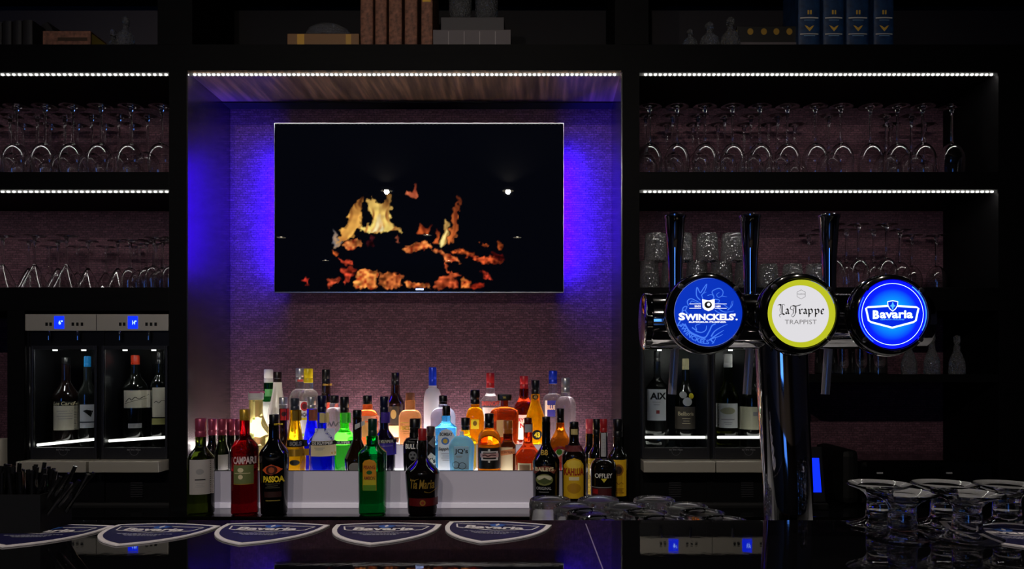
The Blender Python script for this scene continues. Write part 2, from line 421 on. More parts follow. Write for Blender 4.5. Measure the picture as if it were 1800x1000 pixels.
# ================================================================== TELEVISION
tvx0, tvx1, tvz0, tvz1 = X(482.5,DTV), X(991,DTV), Z(514.5,DTV), Z(216.5,DTV)
tv = empty('television', ((tvx0+tvx1)/2, DTV, (tvz0+tvz1)/2)); tag(tv, 'wide flat television showing a log fire on the niche wall', 'television')
tw, th = tvx1-tvx0, tvz1-tvz0
pb(tv, 'housing', blackgloss, tvx0, tvx1, DTV+.001, DTV+.03, tvz0, tvz1, .001)
bm = bmesh.new()
for q in ((-tw/2, tw/2, -th/2, -th/2+.0032), (-tw/2, tw/2, th/2-.0016, th/2), (-tw/2, -tw/2+.0016, -th/2, th/2), (tw/2-.0016, tw/2, -th/2, th/2)):
    add_box(bm, q[0], q[1], -.003, .001, q[2], q[3])
bm_obj('bezel', bm, silver, tv)
pb(tv, 'wall_bracket', matt, tvx0+.35, tvx1-.35, DTV+.03, DB, tvz0+.15, tvz1-.15)
for s in (-1, 1):
    xs = tvx0+.012 if s < 0 else tvx1-.012
    bm = bmesh.new(); e = s*.0045   # a wedge of tape whose lit face looks outward and at the wall
    sec = [(xs+e, DTV+.0305), (xs-e, DTV+.0305), (xs-e, DTV+.050)]
    lo, hi = [[bm.verts.new((x-tv.location.x, y-DTV, z-tv.location.z)) for x, y in sec] for z in (tvz0+.085, tvz1-.095)]
    for i in range(3): bm.faces.new((lo[i], lo[(i+1)%3], hi[(i+1)%3], hi[i]))
    bm.faces.new(lo); bm.faces.new(hi); bm.faces.ensure_lookup_table()
    for f in bm.faces: f.material_index = 0
    bm.faces[2].material_index = 1
    bm_obj('blue_light_strip', bm, [matt, blue_led], tv)
box('standby_light', M('white standby light', (255,255,255), emis=(150,180,255), es=2), X(731,DTV)-tv.location.x, X(745,DTV)-tv.location.x, -.0045, -.003, Z(510,DTV)-tv.location.z, Z(507,DTV)-tv.location.z, tv)
# the picture of the fire, painted cell by cell into the lit panel
GW, GH = 380, 214
gx, gy = np.meshgrid(np.linspace(35,1580,GW), np.linspace(55,950,GH))
rs = np.random.RandomState(3)
def vnoise(x, y, s):
    g = rs.rand(90,90); xi, yi = x/s, y/s; x0, y0 = np.floor(xi).astype(int), np.floor(yi).astype(int); fx, fy = xi-x0, yi-y0
    fx, fy = fx*fx*(3-2*fx), fy*fy*(3-2*fy); x0 %= 89; y0 %= 89
    return (g[y0,x0]*(1-fx)+g[y0,x0+1]*fx)*(1-fy)+(g[y0+1,x0]*(1-fx)+g[y0+1,x0+1]*fx)*fy
n5 = vnoise(gx,gy,11); n1, n2, n3, n4 = vnoise(gx,gy,60), vnoise(gx,gy,22), vnoise(gx,gy,40), vnoise(gx,gy,13)
img = np.zeros((GH,GW,3))
img[:] = np.array(lin((3,4,9)))
def inside(poly, x, y):
    r = np.zeros(x.shape, bool); j = len(poly)-1
    for i in range(len(poly)):
        (xi, yi), (xj, yj) = poly[i], poly[j]
        c = ((yi > y) != (yj > y)); r ^= c & (x < (xj-xi)*(y-yi)/((yj-yi) or 1e-9)+xi); j = i
    return r
def paint(poly, c0, c1, kind='ember', jit=14):
    wx, wy = gx+(n2-.5)*jit*1.8+(n4-.5)*jit*.9, gy+(n3-.5)*jit*1.8+(n5-.5)*jit*.9
    m = np.zeros(gx.shape)
    for ox, oy in ((0,0),(4,0),(-4,0),(0,4),(0,-4),(3,3),(-3,-3)): m += inside(poly, wx+ox, wy+oy)
    m /= 7.0
    ys = [p_[1] for p_ in poly]; t = np.clip((gy-min(ys))/max(max(ys)-min(ys),1),0,1)
    if kind == 'flame':
        st = vnoise(gx+(n1-.5)*50+(gy*.15), gy*.22, 15)
        k = np.clip(.25+.9*t*st+.35*(st-.5),0,1)
    else: k = np.clip(n4*.8+n2*.5-.15,0,1)
    c0, c1 = np.array(lin(c0)), np.array(lin(c1)); col = c0+(c1-c0)*k[...,None]
    br2 = (.45+.75*(n4*.5+n2*.5)) if kind != 'flame' else (.75+.5*n2)
    a = np.clip(m,0,1)[...,None]
    if kind == 'flame': a = a*np.clip(.35+.75*t+.7*(st-.35),0,1)[...,None]
    else: br2 = br2*np.clip(.35+1.5*(vnoise(gx*.6+gy*.5,gy-gx*.3,17)-.12),.25,1.35)
    img[:] = img*(1-a)+col*br2[...,None]*a
YO, YY, OR_, RD, DR = (205,130,45), (255,225,120), (235,110,50), (190,50,25), (110,20,14)
paint([(348,620),(372,650),(400,690),(358,715),(350,670)], (90,110,130),(200,150,90),'flame')
paint([(425,600),(430,540),(450,500),(480,480),(495,452),(508,455),(500,490),(495,540),(490,600),(470,610),(455,640),(430,680),(395,695),(365,690),(390,650),(395,610)], (170,85,35), (250,190,90), 'flame')
paint([(535,470),(560,455),(600,480),(635,470),(640,430),(655,440),(655,560),(668,600),(715,625),(640,632),(560,632),(490,612),(480,590),(530,600),(560,560),(550,520),(535,500)], (175,95,40), YY, 'flame')
paint([(590,530),(615,540),(612,625),(540,630),(570,590)], YO, (255,250,190), 'flame', 8)
paint([(1012,440),(1025,440),(1022,490),(1015,560),(1010,640),(990,690),(960,695),(985,600),(990,530)], (140,50,25), (220,120,55), 'flame')
paint([(950,560),(965,580),(965,640),(945,700),(920,718),(918,690),(945,630)], YO, (255,235,150), 'flame', 8)
paint([(790,370),(800,372),(795,410),(802,455),(770,450),(738,430),(745,412),(775,420)], (150,50,30), (225,120,80), 'flame', 8)
paint([(795,635),(820,590),(850,612),(870,590),(860,640)], DR, OR_, 'flame', 8)
paint([(900,610),(915,640),(912,690),(885,695),(905,650)], DR, OR_, 'flame', 8)
for pl, c0, c1 in [
    ([(395,705),(430,690),(480,660),(512,690),(500,708),(440,722),(405,718)], RD, (255,170,90)),
    ([(730,712),(780,690),(850,688),(885,715),(820,732),(745,740)], RD, (255,160,80)),
    ([(880,728),(940,735),(1032,792),(960,797),(945,762)], RD, (255,150,80)),
    ([(975,733),(1100,738),(1097,757),(1000,750)], DR, OR_), ([(1055,758),(1130,762),(1200,768),(1268,785),(1200,797),(1100,788)], DR, (240,100,50)),
    ([(1190,745),(1250,750),(1265,778),(1190,772)], (60,10,12), (120,25,22)),
    ([(1138,682),(1192,700),(1180,712),(1150,702)], DR, OR_), ([(1240,683),(1256,690),(1251,714),(1239,712)], DR, OR_),
    ([(480,828),(587,840),(577,927),(458,927),(463,860)], RD, (255,175,85)), ([(602,850),(718,870),(714,929),(598,927)], DR, (250,140,70)),
    ([(738,888),(800,905),(872,910),(862,930),(743,930)], RD, (255,160,80)), ([(925,870),(985,848),(1012,929),(892,929),(903,900)], DR, (245,110,60)),
    ([(1042,868),(1076,885),(1078,929),(1040,929)], RD, (255,150,70)), ([(1090,905),(1152,908),(1152,927),(1080,929)], (60,12,10), RD),
    ([(380,775),(440,783),(467,812),(420,812)], DR, (225,80,50)), ([(385,822),(467,828),(445,870),(420,908),(408,880)], DR, (230,80,50)),
    ([(325,880),(377,870),(377,905),(320,927),(310,915)], DR, (240,100,60)), ([(172,885),(212,866),(217,912),(205,922),(200,892)], DR, (215,60,45)),
    ([(945,785),(965,830),(1032,860),(1000,872),(960,852),(943,800)], DR, (245,110,60)), ([(1132,838),(1200,862),(1207,880),(1150,862)], DR, (215,70,45)),
    ([(350,725),(366,740),(372,772),(360,760)], DR, OR_), ([(683,655),(700,665),(708,690),(695,682)], DR, (200,110,80))]:
    paint(pl, c0, c1)
paint([(545,640),(560,650),(575,712),(540,705)], (30,5,12), (70,20,25))
sv = np.stack([np.linspace(-tw/2+.0016,tw/2-.0016,GW)[None,:].repeat(GH,0), np.full((GH,GW),-.0005), np.linspace(th/2-.0016,-th/2+.0032,GH)[:,None].repeat(GW,1)],-1).reshape(-1,3)
ii = np.arange(GH*GW).reshape(GH,GW); q = np.stack([ii[1:,:-1],ii[1:,1:],ii[:-1,1:],ii[:-1,:-1]],-1).reshape(-1,4)
me = bpy.data.meshes.new('screen'); me.from_pydata(sv.tolist(), [], q.tolist())
at = me.color_attributes.new('picture', 'FLOAT_COLOR', 'POINT')
at.data.foreach_set('color', np.concatenate([img.reshape(-1,3), np.ones((GH*GW,1))],1).astype(np.float32).ravel())
scr = M('television picture', (2,2,3), .005, spec=.5); n, l, p = nodes(scr)
va = n.new('ShaderNodeVertexColor'); va.layer_name = 'picture'; l.new(va.outputs[0], p.inputs['Emission Color']); p.inputs['Emission Strength'].default_value = 1.0
me.materials.append(scr); link('screen', me, tv)

# ================================================================== BOTTLE STEP
T1Y, T2Y = 2.41, 2.58
T1Z, T2Z = Z(828,T1Y), Z(782,T2Y)
T1B, T2B = T1Z-.014, T2Z-.014
BX0, BX1 = -1.12, X(1022,2.41)
st = empty('bottle_step', ((BX0+BX1)/2, T1Y, CNT_Z)); tag(st, 'two-tier frosted step glowing from its treads under the liquor bottles', 'display step')
pb(st, 'riser', acryl, BX0, BX1, T1Y, T1Y+.008, CNT_Z+.018, T1Z)
pb(st, 'foot', acryl_lip, BX0, BX1, T1Y-.006, T1Y+.008, CNT_Z+.001, CNT_Z+.018, .002)
pb(st, 'rear_light', M('rear light band', (255,255,255), .5, emis=(255,236,228), es=REAR), BX0+.12, BX1-.02, DB-.016, DB-.003, T2B, T2B+.003)
trimm = M('step edge', (70,68,74), .4)
pb(st, 'edge_trim', trimm, BX0, BX1, T1Y-.0006, T1Y+.0084, T1Z+.0001, T1Z+.0016)
pb(st, 'edge_trim', trimm, BX0, BX1, T2Y-.0006, T2Y+.0064, T2Z+.0001, T2Z+.0016)
pb(st, 'tread', tierlight, BX0, BX1, T1Y+.008, T2Y, T1B-.006, T1B-.0003)
pb(st, 'riser', acryl, BX0, BX1, T2Y, T2Y+.006, T1B-.006, T2Z)
pb(st, 'tread', tierlight2, BX0, BX1, T2Y+.006, DB-.002, T2B-.006, T2B-.0003)

# ================================================================== BOTTLES
W_ = ink((225,222,216)); GR_ = ink((150,148,150)); BK = ink((10,10,11)); GO = M('gold ink', (200,160,70), .35, metal=.6)
YE = ink((235,205,40)); RE = ink((185,35,35)); CR = ink((225,210,170)); OG = ink((200,90,40))
def sstep(t): return t*t*(3-2*t)
class Bottle:
    def __init__(self, d, zb, px, ys, ws, body, cap, label, n=2.0, dy=1.0, lin_=False, off=0, seg=32, capbulge=0, name='liquor_bottle', group='bottles on the bar counter and step', cat='bottle', capn=2.0, neckmat=None):
        """ys: top, cap bottom, neck bottom, shoulder end (photo rows); ws: half widths cap, neck, body, base"""
        self.d, self.px = d, px; s = d/F; self.s = s; self.n, self.dy = n, dy
        R = ws[2]*s; self.R = R
        zt = Z(ys[0], d); self.zb = zb; H = zt-zb; self.H = H
        zz = [Z(y_, d)-zb for y_ in ys]      # local heights
        self.zz = zz; wl = [q_*s for q_ in ws]; self.wl = wl; self.lin_ = lin_
        self.root = tag(empty(name, (X(px,d), d, zb)), label, cat, group)
        prof = [(0,.002),(wl[3]*.55,.002),(wl[3]*.86,0),(wl[3]*.97,.003),(wl[3],.008)]
        nb_ = 6
        for i in range(1, nb_+1): prof.append((self.r(zz[3]*i/nb_), zz[3]*i/nb_) if zz[3]*i/nb_ > .009 else (wl[3],.009+i*1e-4))
        for i in range(1, 13):
            z_ = zz[3]+(zz[2]-zz[3])*i/12; prof.append((self.r(z_), z_))
        prof += [(wl[1], zz[1]+.0005), (wl[1]*.9, zz[1]+.0008), (0, zz[1]+.0008)]
        lathe('bottle_body', prof, body, self.root, n=n, dy=dy, seg=seg)
        ch = zz[0]-zz[1]; c = wl[0]
        cp = [(0,zz[1]+.001),(c*.97,zz[1]+.001),(c,zz[1]+.003),(c,zz[1]+ch*.3),(c*.96,zz[1]+ch*.32),(c*.96,zz[1]+ch*.36),(c,zz[1]+ch*.38)]
        if capbulge: cp += [(c*1.12, zz[1]+ch*.6)]
        cp += [(c,zz[0]-.003),(c*.92,zz[0]-.0006),(c*.7,zz[0]),(0,zz[0])]
        if cap is not None: lathe('cap', cp, cap, self.root, seg=24, n=capn)
    def r(self, z):
        zz, wl = self.zz, self.wl
        if z <= zz[3]: return wl[3]+(wl[2]-wl[3])*min(max(z/max(zz[3],1e-5),0),1)
        if z >= zz[2]: return wl[1]
        t = (z-zz[3])/max(zz[2]-zz[3],1e-5); t = t if self.lin_ else sstep(t)
        if self.lin_ == 'round': t = 1-math.sqrt(max(0,1-((z-zz[3])/(zz[2]-zz[3]))**2))
        return wl[2]+(wl[1]-wl[2])*t
    def surf(self, x, z, off):
        a = self.r(z) if z < self.zz[1] else self.wl[0]; t = min(abs(x)/a, .995); nn = self.n if z < self.zz[1] else 2.0; dyy = self.dy if z < self.zz[1] else 1
        return (x, -a*dyy*(1-t**nn)**(1/nn)-off, z)
    # art in photo pixels
    def P(self, px, py): dd = self.d-self.R*self.dy*.85; return (X(px, dd)-X(self.px, self.d), Z(py, dd)-self.zb)
    def label(self, art, name='label'):
        A = Art()
        for it in art:
            k = it[0]; lift = len(A.items)*.35+1
            if k == 'r':
                _, cx, y0, y1, hw, m = it; x0, z1 = self.P(cx-hw, y0); x1, z0 = self.P(cx+hw, y1); A.poly([(x0,z0),(x1,z0),(x1,z1),(x0,z1)], m, lift)
            elif k == 'e':
                _, cx, cy_, hw, hh, m = it; c = self.P(cx,cy_); A.poly(ell(c[0],c[1],hw*self.s,hh*self.s), m, lift)
            elif k == 't':
                _, s_, cx, cy_, hw, hh, m = it[:7]; c = self.P(cx,cy_); A.text(s_, c[0], c[1], hw*2*self.s, hh*2*self.s, m, lift+.5, bold=it[7] if len(it) > 7 else .02, shear=it[8] if len(it) > 8 else 0)
            elif k == 'p': A.poly([self.P(*q_) for q_ in it[1]], it[2], lift)
            elif k == 's': A.polys(stroke(smooth_line([self.P(*q_) for q_ in it[1]]), it[2]*self.s, it[3]*self.s if len(it) > 4 else None), it[-1], lift)
        return A.build(name, lambda x, z, o: self.surf(x, z, o), self.root, step=.0004)
def lines(cx, y0, y1, hw, m, k=3):
    return [('r', cx, y0+(y1-y0)*i/k, y0+(y1-y0)*i/k+.9, hw*(1-.25*(i % 2)), m) for i in range(k)]

DF = 2.315
pinkfoil = foil('burgundy foil', (150,60,85)); blackcap = M('black cap', (12,11,12), .3); silvercap = foil('silver cap', (170,170,172), .7)
whitecap = M('white cap', (215,212,208), .35); redcap = M('red cap', (150,28,32), .35); bluecap = foil('blue cap', (20,50,180), .3)
goldcap = foil('gold foil', (190,150,50), .5); yellowcap = M('yellow cap', (235,205,20), .35); navycap = M('navy cap', (14,18,45), .3); greencap = M('dark green cap', (14,48,32), .3)
winegreen = liquid('green wine glass', (30,42,8), .17); winedark = dark('dark wine glass', (7,8,6)); blackglass = dark('black glass', (6,6,7))
# ---- front row on the counter
b = Bottle(DF, CNT_Z, 353, (735,768,782,806), (9.5,9,22.5,22.5), liquid('olive wine glass', (52,64,14), .2), pinkfoil, 'green wine bottle with pink foil and pale grey label, far left front', name='wine_bottle')
b.label([('r',351,808,869,17.5,ink((178,172,172)))]+[('e',352,829,6,5,GR_),('r',352,842,844,8,BK)]+lines(352,849,858,7,GR_))
b = Bottle(DF, CNT_Z, 430.5, (719,739,762,787), (9,8.5,23,23), liquid('red aperitif', (125,4,16), .2), goldcap, 'red aperitif bottle with gold cap and olive label, on the counter')
b.label([('t','CAMPARI',428,809,17,6.5,ink((205,195,195)),.035)], 'lettering')
b.label([('r',427,817,850,16,ink((110,118,72))),('r',427,850,851.5,16,GO),('e',424,826,5,4,CR),('e',424,838,4,4,CR),('r',426,831,832,13,CR)])
b = Bottle(DF, CNT_Z, 482, (728,745,768,799), (8.5,9.5,25,22.5), blackglass, blackcap, 'black bottle with orange eye emblem and yellow lettering, on the counter')
b.label([('r',481,745.5,748,4,YE),('r',488,745.5,748,2,YE)], 'neck_mark')
eye = [(461,826),(468,820),(478,816),(488,820),(495,825),(488,831),(478,835),(468,832)]
b.label([('p',eye,ink((225,90,40))),('e',478,826,9.5,8,ink((70,25,18))),('e',478,826,5,5,ink((170,80,40))),('t','PASSOA',480,842,16.5,5.5,YE,.05)]+lines(479,850,860,12,ink((90,85,70)))+[('r',479,864,874,14,ink((50,25,25))),('r',479,879,880.5,12,ink((150,130,60)))])
b = Bottle(DF, CNT_Z, 655, (735.5,766,779,797), (8,10.5,24,23), liquid('green banana liqueur', (0,118,42), .15), greencap, 'emerald green square-shouldered bottle with dark cap standing alone on counter', n=2.6)
arch = [(638,862),(638,814),(642,809),(650,807),(658,809),(662,814),(662,862)]
b.label([('p',arch,ink((205,140,30))),('r',650,838,862,11.5,ink((190,180,40))),('r',650,852,862,11.5,ink((90,140,40))),('t','PISANG',650,821,10,3.2,ink((130,40,25)),.03),('e',650,830,5,3.5,ink((30,90,40))),('t','AMBON',650,840,10,3.2,ink((130,40,25)),.03)])
b = Bottle(DF, CNT_Z, 742.5, (753,774,800,832), (7.5,8.5,30,25), M('deep brown glass', (13,8,8), .06, coat=.7), redcap, 'dark tapering bottle with red cap and gold script, front of the counter')
b.label([('r',742,876,890,24.5,ink((92,14,18)))], 'red_band')
b.label([('t','Tia Maria',741.5,851,20.5,8,GO,.02,.25),('s',[(746,864),(756,866),(768,858)],1.2,.3,GO),('s',[(721,842),(728,844),(737,841)],1.5,.6,GO)], 'lettering')
b.label([('e',743,884,5,5,GO),('e',743,884,3,3,ink((150,60,40)))], 'emblem')
b = Bottle(DF, CNT_Z, 960, (732,741,777,812), (7,7.5,24,23), blackglass, blackcap, 'black cream-liqueur bottle with oval landscape label, just behind the upturned tumblers')
b.label([('t','B8',957,796,6,4.5,GO,.03)], 'emblem')
band = [(937,829),(945,821),(957,818),(969,820),(977,827),(974,833),(966,828),(957,826),(947,828),(940,834)]
b.label([('p',band,ink((120,60,48))),('t','BAILEYS',957,824.5,16,3.4,CR,.03),('e',957,843,15,10,ink((120,125,70))),('e',957,840,13,5,ink((205,200,170))),('p',[(944,846),(957,839),(971,846),(957,851)],ink((70,80,40))),('t','ORIGINAL',956,858,13,2.6,GR_,.02)]+lines(956,864,867,9,GR_,1))
b = Bottle(DF, CNT_Z, 1009, (741,751,773,802), (8,8.5,21.5,20.5), M('brown coffee glass', (18,8,5), .06, coat=.7), blackcap, 'brown coffee-liqueur bottle with large yellow arched label')
b.label([('r',1010,755,765,6,ink((190,170,110)))], 'neck_label')
b.label([('r',1009,784,794,15,ink((90,22,25)))], 'shoulder_band')
arch = [(991,876),(991,818),(997,809),(1009,804.5),(1021,809),(1026,818),(1026,876)]
b.label([('p',arch,ink((215,170,30))),('e',1009,816,13,8,ink((235,200,70))),('t','KAHLUA',1009,829,17,6.5,ink((150,35,20)),.04),('r',1009,838,844,9,CR),('e',1009,858,12,9,ink((180,130,25)))])
b = Bottle(DF, CNT_Z, 1061, (736,760,804,823), (6.5,7,23,22), M('port glass', (12,9,6), .06, coat=.7), redcap, 'squat black port bottle with red cap and grey strip down its neck', name='port_bottle', lin_='round')
b.label([('r',1062,762,804,4.5,ink((165,165,168)))]+lines(1062,768,800,3,GR_,6), 'neck_strip')
b.label([('t','OFFLEY',1061,836,15,4,W_,.02),('p',[(1056,841),(1067,841),(1061.5,848)],ink((215,195,60))),('r',1058,856,857,17,GR_),('r',1058,858,874,17,ink((70,18,22))),('r',1047,860,868,4,ink((150,25,30)))])
b = Bottle(2.385, CNT_Z, 1086, (736,768,784,803), (8.5,8,17,17), winedark, blackcap, 'dark wine bottle with broad yellow label at right end of row', name='wine_bottle')
b.label([('r',1086,808,872,15.5,ink((225,175,30))),('e',1087,826,9,10,ink((150,95,30))),('e',1087,826,6,7,ink((60,40,30))),('s',[(1079,850),(1083,847),(1087,851),(1092,848),(1096,851)],1.4,.8,ink((140,80,20)))]+lines(1088,858,868,8,ink((140,80,20)),3))
b = Bottle(2.52, CNT_Z, 1036.5, (736,762,778,800), (7,7,14,14), winedark, M('rose foil', (190,70,85), .35), 'wine bottle with rose foil behind the yellow-labelled brown bottle', name='wine_bottle')
b = Bottle(2.44, CNT_Z, 1049, (736,764,780,800), (7,7,14.5,14.5), winedark, blackcap, 'black-capped wine bottle with yellow label behind the port bottle', name='wine_bottle')
b.label([('r',1046,806,870,12,ink((215,180,40)))])
# ---- quarter bottles of wine at the left end of the step
for k, (px, d_) in enumerate(((373.5,2.505),(390.5,2.453),(406,2.505),(421,2.453))):
    b = Bottle(d_, T1B, px, (736,765,774,797), (7.5,7,12.5,12.5), [winedark,winegreen,winedark,winedark][k], pinkfoil, 'small wine bottle with pink foil, %s from left on the step' % ORD[k], name='wine_bottle', group='small wine bottles on the step')
    if k == 1: b.label([('r',391,799,826,7,ink((190,185,180)))])
# ---- first tread
R1 = 2.468
b = Bottle(R1, T1B, 450, (688,703,724,770), (13,11.5,26,25), liquid('pale yellow liqueur', (240,226,150), .2), whitecap, 'tall carafe-like bottle of pale yellow liqueur with white and pink lid', name='carafe_bottle')
b.label([('r',445,688,691.5,12.5,ink((205,110,150)))], 'lid_band')
b = Bottle(2.545, T1B, 498, (698,718,752,790), (7.5,7.3,14,14), M('dark red spirit', (26,8,10), .06, coat=.7), silvercap, 'dark bottle with silver cap and red neck label behind the black bottle')
b.label([('r',498,719,739,6.8,ink((180,30,35))),('e',497,728,4,4,ink((60,20,22)))], 'neck_label')
b = Bottle(R1, T1B, 518.5, (699.5,721,739,806), (7.5,8.5,19,18), liquid('golden liqueur', (240,185,20), .2), M('grey cap', (52,56,66), .3), 'cone-necked bottle of golden liqueur with black band and gold belt', lin_=True)
b.label([('r',518,721,740,7,ink((120,95,20)))], 'neck_label')
b.label([('r',518.5,774,786,17,BK),('t','BOLS',518,780,9.5,3.8,GR_,.05),('r',518.5,790,802,20,M('gold label', (185,140,40), .35, metal=.4)),('e',518,813,8,5,ink((60,62,60)))])
b = Bottle(2.55, T1B, 547.5, (697,719,739,806), (7.5,8,19,18), liquid('deep blue liqueur', (8,12,235), .2), silvercap, 'cone-necked deep blue liqueur bottle with brown neck label', lin_=True)
b.label([('r',547.5,720,740,7.2,ink((125,62,48)))], 'neck_label')
b = Bottle(R1, T1B, 566, (695,725,754,774), (7.8,8,22,22), liquid('blue curacao', (20,40,205), .17), navycap, 'blue liqueur bottle with navy cap and cream label')
b.label([('r',566,726,744,7.5,ink((215,195,130)))], 'neck_label')
b.label([('r',566,754,775,18,ink((210,215,235))),('r',566,775,802,20.5,CR),('r',566,775.5,782.5,20.5,BK),('t','DE KUYPER',566,779,17,2.6,W_,.03),('e',583,797,3,2.6,ink((200,150,50)))]+lines(562,787,793,9,GR_,2))
b = Bottle(2.545, T1B, 605.5, (697,726,752,772), (7.5,7.8,21,20.5), liquid('bright green liqueur', (60,225,40), .22), blackcap, 'bright green liqueur bottle with black cap and black name band')
b.label([('r',605,726,744,7.2,ink((70,200,50)))], 'neck_label')
b.label([('r',605,774.5,781,19.5,BK),('t','DE KUYPER',600,777.8,15,2.5,W_,.03)])
b = Bottle(2.452, T1B, 628, (720.5,734,772,806), (7.6,8,22,20.5), M('brandy glass', (30,16,6), .06, coat=.7), blackcap, 'dark brown bottle with black cap and white slanting neck strap', lin_=True)
b.label([('p',[(621,747),(637,740),(637,748),(621,756)],ink((200,198,196))),('e',625,822,12,9,ink((135,132,130)))])
b = Bottle(R1, T1B, 675.5, (696.5,725,752,775), (7.5,7.8,19.5,19), M('purple spirit', (16,10,30), .07, coat=.7), navycap, 'dark bottle with purple neck band and purple label')
b.label([('r',675,725,744,7.4,ink((70,45,150)))], 'neck_label')
b.label([('r',676,773,779,18,BK),('t','DE KUYPER',676,776,14,2.4,W_,.03),('r',676,779,800,18,ink((75,60,190))),('r',676,783,784.6,13,ink((150,140,210)))])
b = Bottle(2.46, T1B, 729.5, (735.5,760,768,784), (9.5,10,21,20), blackglass, blackcap, 'black gin bottle with white lettering and grey dog head', lin_='round')
b.label([('t','BULL',721.5,784.5,9,4.2,W_,.05),('t','DOG',739,784.5,6,4.2,W_,.05),('e',726,801,7,8,ink((110,112,116))),('e',723,799,1.6,1.6,BK),('e',729,799,1.6,1.6,BK),('e',726,805,3,2.2,BK)]+lines(723,776,778,6,GR_,1))
b = Bottle(2.538, T1B, 757, (749,766,774,788), (7.5,8,15.5,15.5), M('smoky glass', (34,28,28), .08, coat=.6), M('brown cap', (60,38,32), .4), 'smoky bottle with tilted grey and white diamond labels')
b.label([('p',[(752,779),(762,768),(774,775),(763,787)],ink((110,104,104)))])
b.label([('p',[(747,808),(758,795),(772,808),(760,822)],ink((215,208,190))),('t',"K's",759,809,6,4.5,BK,.03)])
b = Bottle(2.505, T1B, 784.5, (713,731,741,752), (7,8,19,18), liquid('sky blue gin', (90,195,248), .17), blackcap, 'square sky-blue gin bottle with white printed panel', n=4.0, dy=.8)
panel = [(770,826),(770,766),(776,757),(785,753.5),(794,757),(799,766),(799,826)]
b.label([('p',panel,ink((212,218,222))),('t','BOMBAY',784.5,763,11,3,BK,.03),('e',783,775,7,6.5,ink((60,110,180))),('e',783,775,4,4,ink((190,160,60))),('t','Sapphire',784,789.5,13,3.6,BK,.02,.2)]+lines(784,797,812,8,GR_,4))
b = Bottle(2.44, T1B, 811.5, (758,764.5,765.5,787), (3.5,4,22.5,20), liquid('light blue gin', (150,215,255), .4), M('pale glass cap', (235,240,245), .15), 'round-shouldered light blue flask with spectacles drawing', n=2.6, dy=.75, lin_='round')
b.label([('r',811,784,825,13,ink((165,205,232))),('t',"JQ's",811,793.5,11.5,5.2,BK,.02)]+lines(807,801,805,6,GR_,2)+[('s',ell(801.5,817,6,5.5)+[(807.5,817)],.9,BK),('s',ell(814,817,6.5,5.5)+[(820.5,817)],.9,BK)])
b = Bottle(2.545, T1B, 818, (734,756,764,776), (8,7.8,19.5,19.5), liquid('bright yellow liqueur', (250,215,20), .22), blackcap, 'bright yellow bottle with black cap behind the light blue flask')
b = Bottle(2.45, T1B, 860, (726.5,752,755,778), (8,8.5,20.5,20.5), liquid('amber brandy', (215,125,15), .15), blackcap, 'round-shouldered amber bottle with black label and white badge', lin_='round')
b.label([('r',860,787,824,19.5,ink((20,18,16))),('p',[(846,793),(875,793),(875,809),(846,809)],W_),('p',[(849,795),(872,795),(872,807),(849,807)],ink((20,18,16))),('r',860,797,804,16,ink((205,165,160))),('e',860,791,2,2,W_),('e',860,811,2,2,W_),('s',[(848,800.5),(853,799.5),(858,801.5),(864,799.5),(872,800.5)],2.6,2.2,ink((90,50,50)))])
b = Bottle(2.51, T1B, 893, (738.5,762,772,784), (8.5,8.5,14,14), liquid('dark orange liqueur', (90,40,12), .2), M('amber cap', (150,85,25), .3), 'square brown bottle with cream label and slanting orange strip', n=4.0)
b.label([('r',891,786,827,10.5,CR),('p',[(879,792),(906,788),(906,797),(879,801)],ink((220,150,95))),('t','COINTREAU',892,794.5,11,2.4,ink((120,50,30)),.03)])
b = Bottle(2.462, T1B, 928, (734,744,776,802), (6.8,8,23,22), liquid('orange red cognac liqueur', (165,48,14), .17), M('maroon cap', (70,20,18), .35), 'squat orange-red bottle with grey neck band beside the black cream-liqueur bottle')
b.label([('r',929,745,761,7,ink((170,168,172)))], 'neck_band')
b.label([('r',922,814,828,12,CR),('r',922,817,827,9,ink((150,120,90)))])
b = Bottle(R1, T1B, 985, (717.5,743,748,786), (6.7,7,21,19), liquid('amber fruit liqueur', (160,84,12), .15), blackcap, 'teardrop amber bottle with black cap and round red fruit label')
b.label([('e',985,808,19,24,ink((170,40,40))),('e',985,796,9,7,ink((225,225,210))),('e',983,794,5,5,ink((70,140,40))),('e',990,806,8,7,ink((215,90,70)))])
# ---- second tread
R2, R3 = 2.635, 2.722
b = Bottle(R3, T2B, 472, (649,673,690,715), (7.6,8,15,15), liquid('green herbal glass', (20,95,40), .2), whitecap, 'green bottle with white cap behind the white rum bottle')
b.label([('r',472,684,697,8.5,ink((90,160,90))),('r',471,706,770,13.5,ink((205,212,200)))])
b = Bottle(2.655, T2B, 488, (653,672,676,735), (7,7.5,17,17), M('opaque white glass', (235,230,214), .2, coat=.5), M('dark brown cap', (28,14,10), .35), 'opaque white coconut-rum bottle with dark brown cap')
b = Bottle(R3, T2B, 528, (647,671,684,706), (8,8.5,19,19), liquid('clear white rum', (225,225,220), .1), silvercap, 'broad clear rum bottle with silver cap behind the yellow-capped one', lin_='round')
b.label([('r',528,667,671,8.3,ink((190,70,60)))], 'neck_band')
b = Bottle(2.645, T2B, 542, (647.6,673,684,702), (7.8,8,18,18), liquid('clear lemon rum', (228,228,222), .1), yellowcap, 'clear rum bottle with yellow cap and round red emblem', lin_='round')
b.label([('r',538,705,768,11.5,ink((226,222,214))),('e',536,714,7.5,8,RE),('e',536,714,4.5,5,ink((90,20,24))),('t','BACARDI',538,728.5,10.5,3.4,BK,.04),('r',538,734,738,11.5,YE),('r',538,762,767,11.5,ink((150,180,60)))])
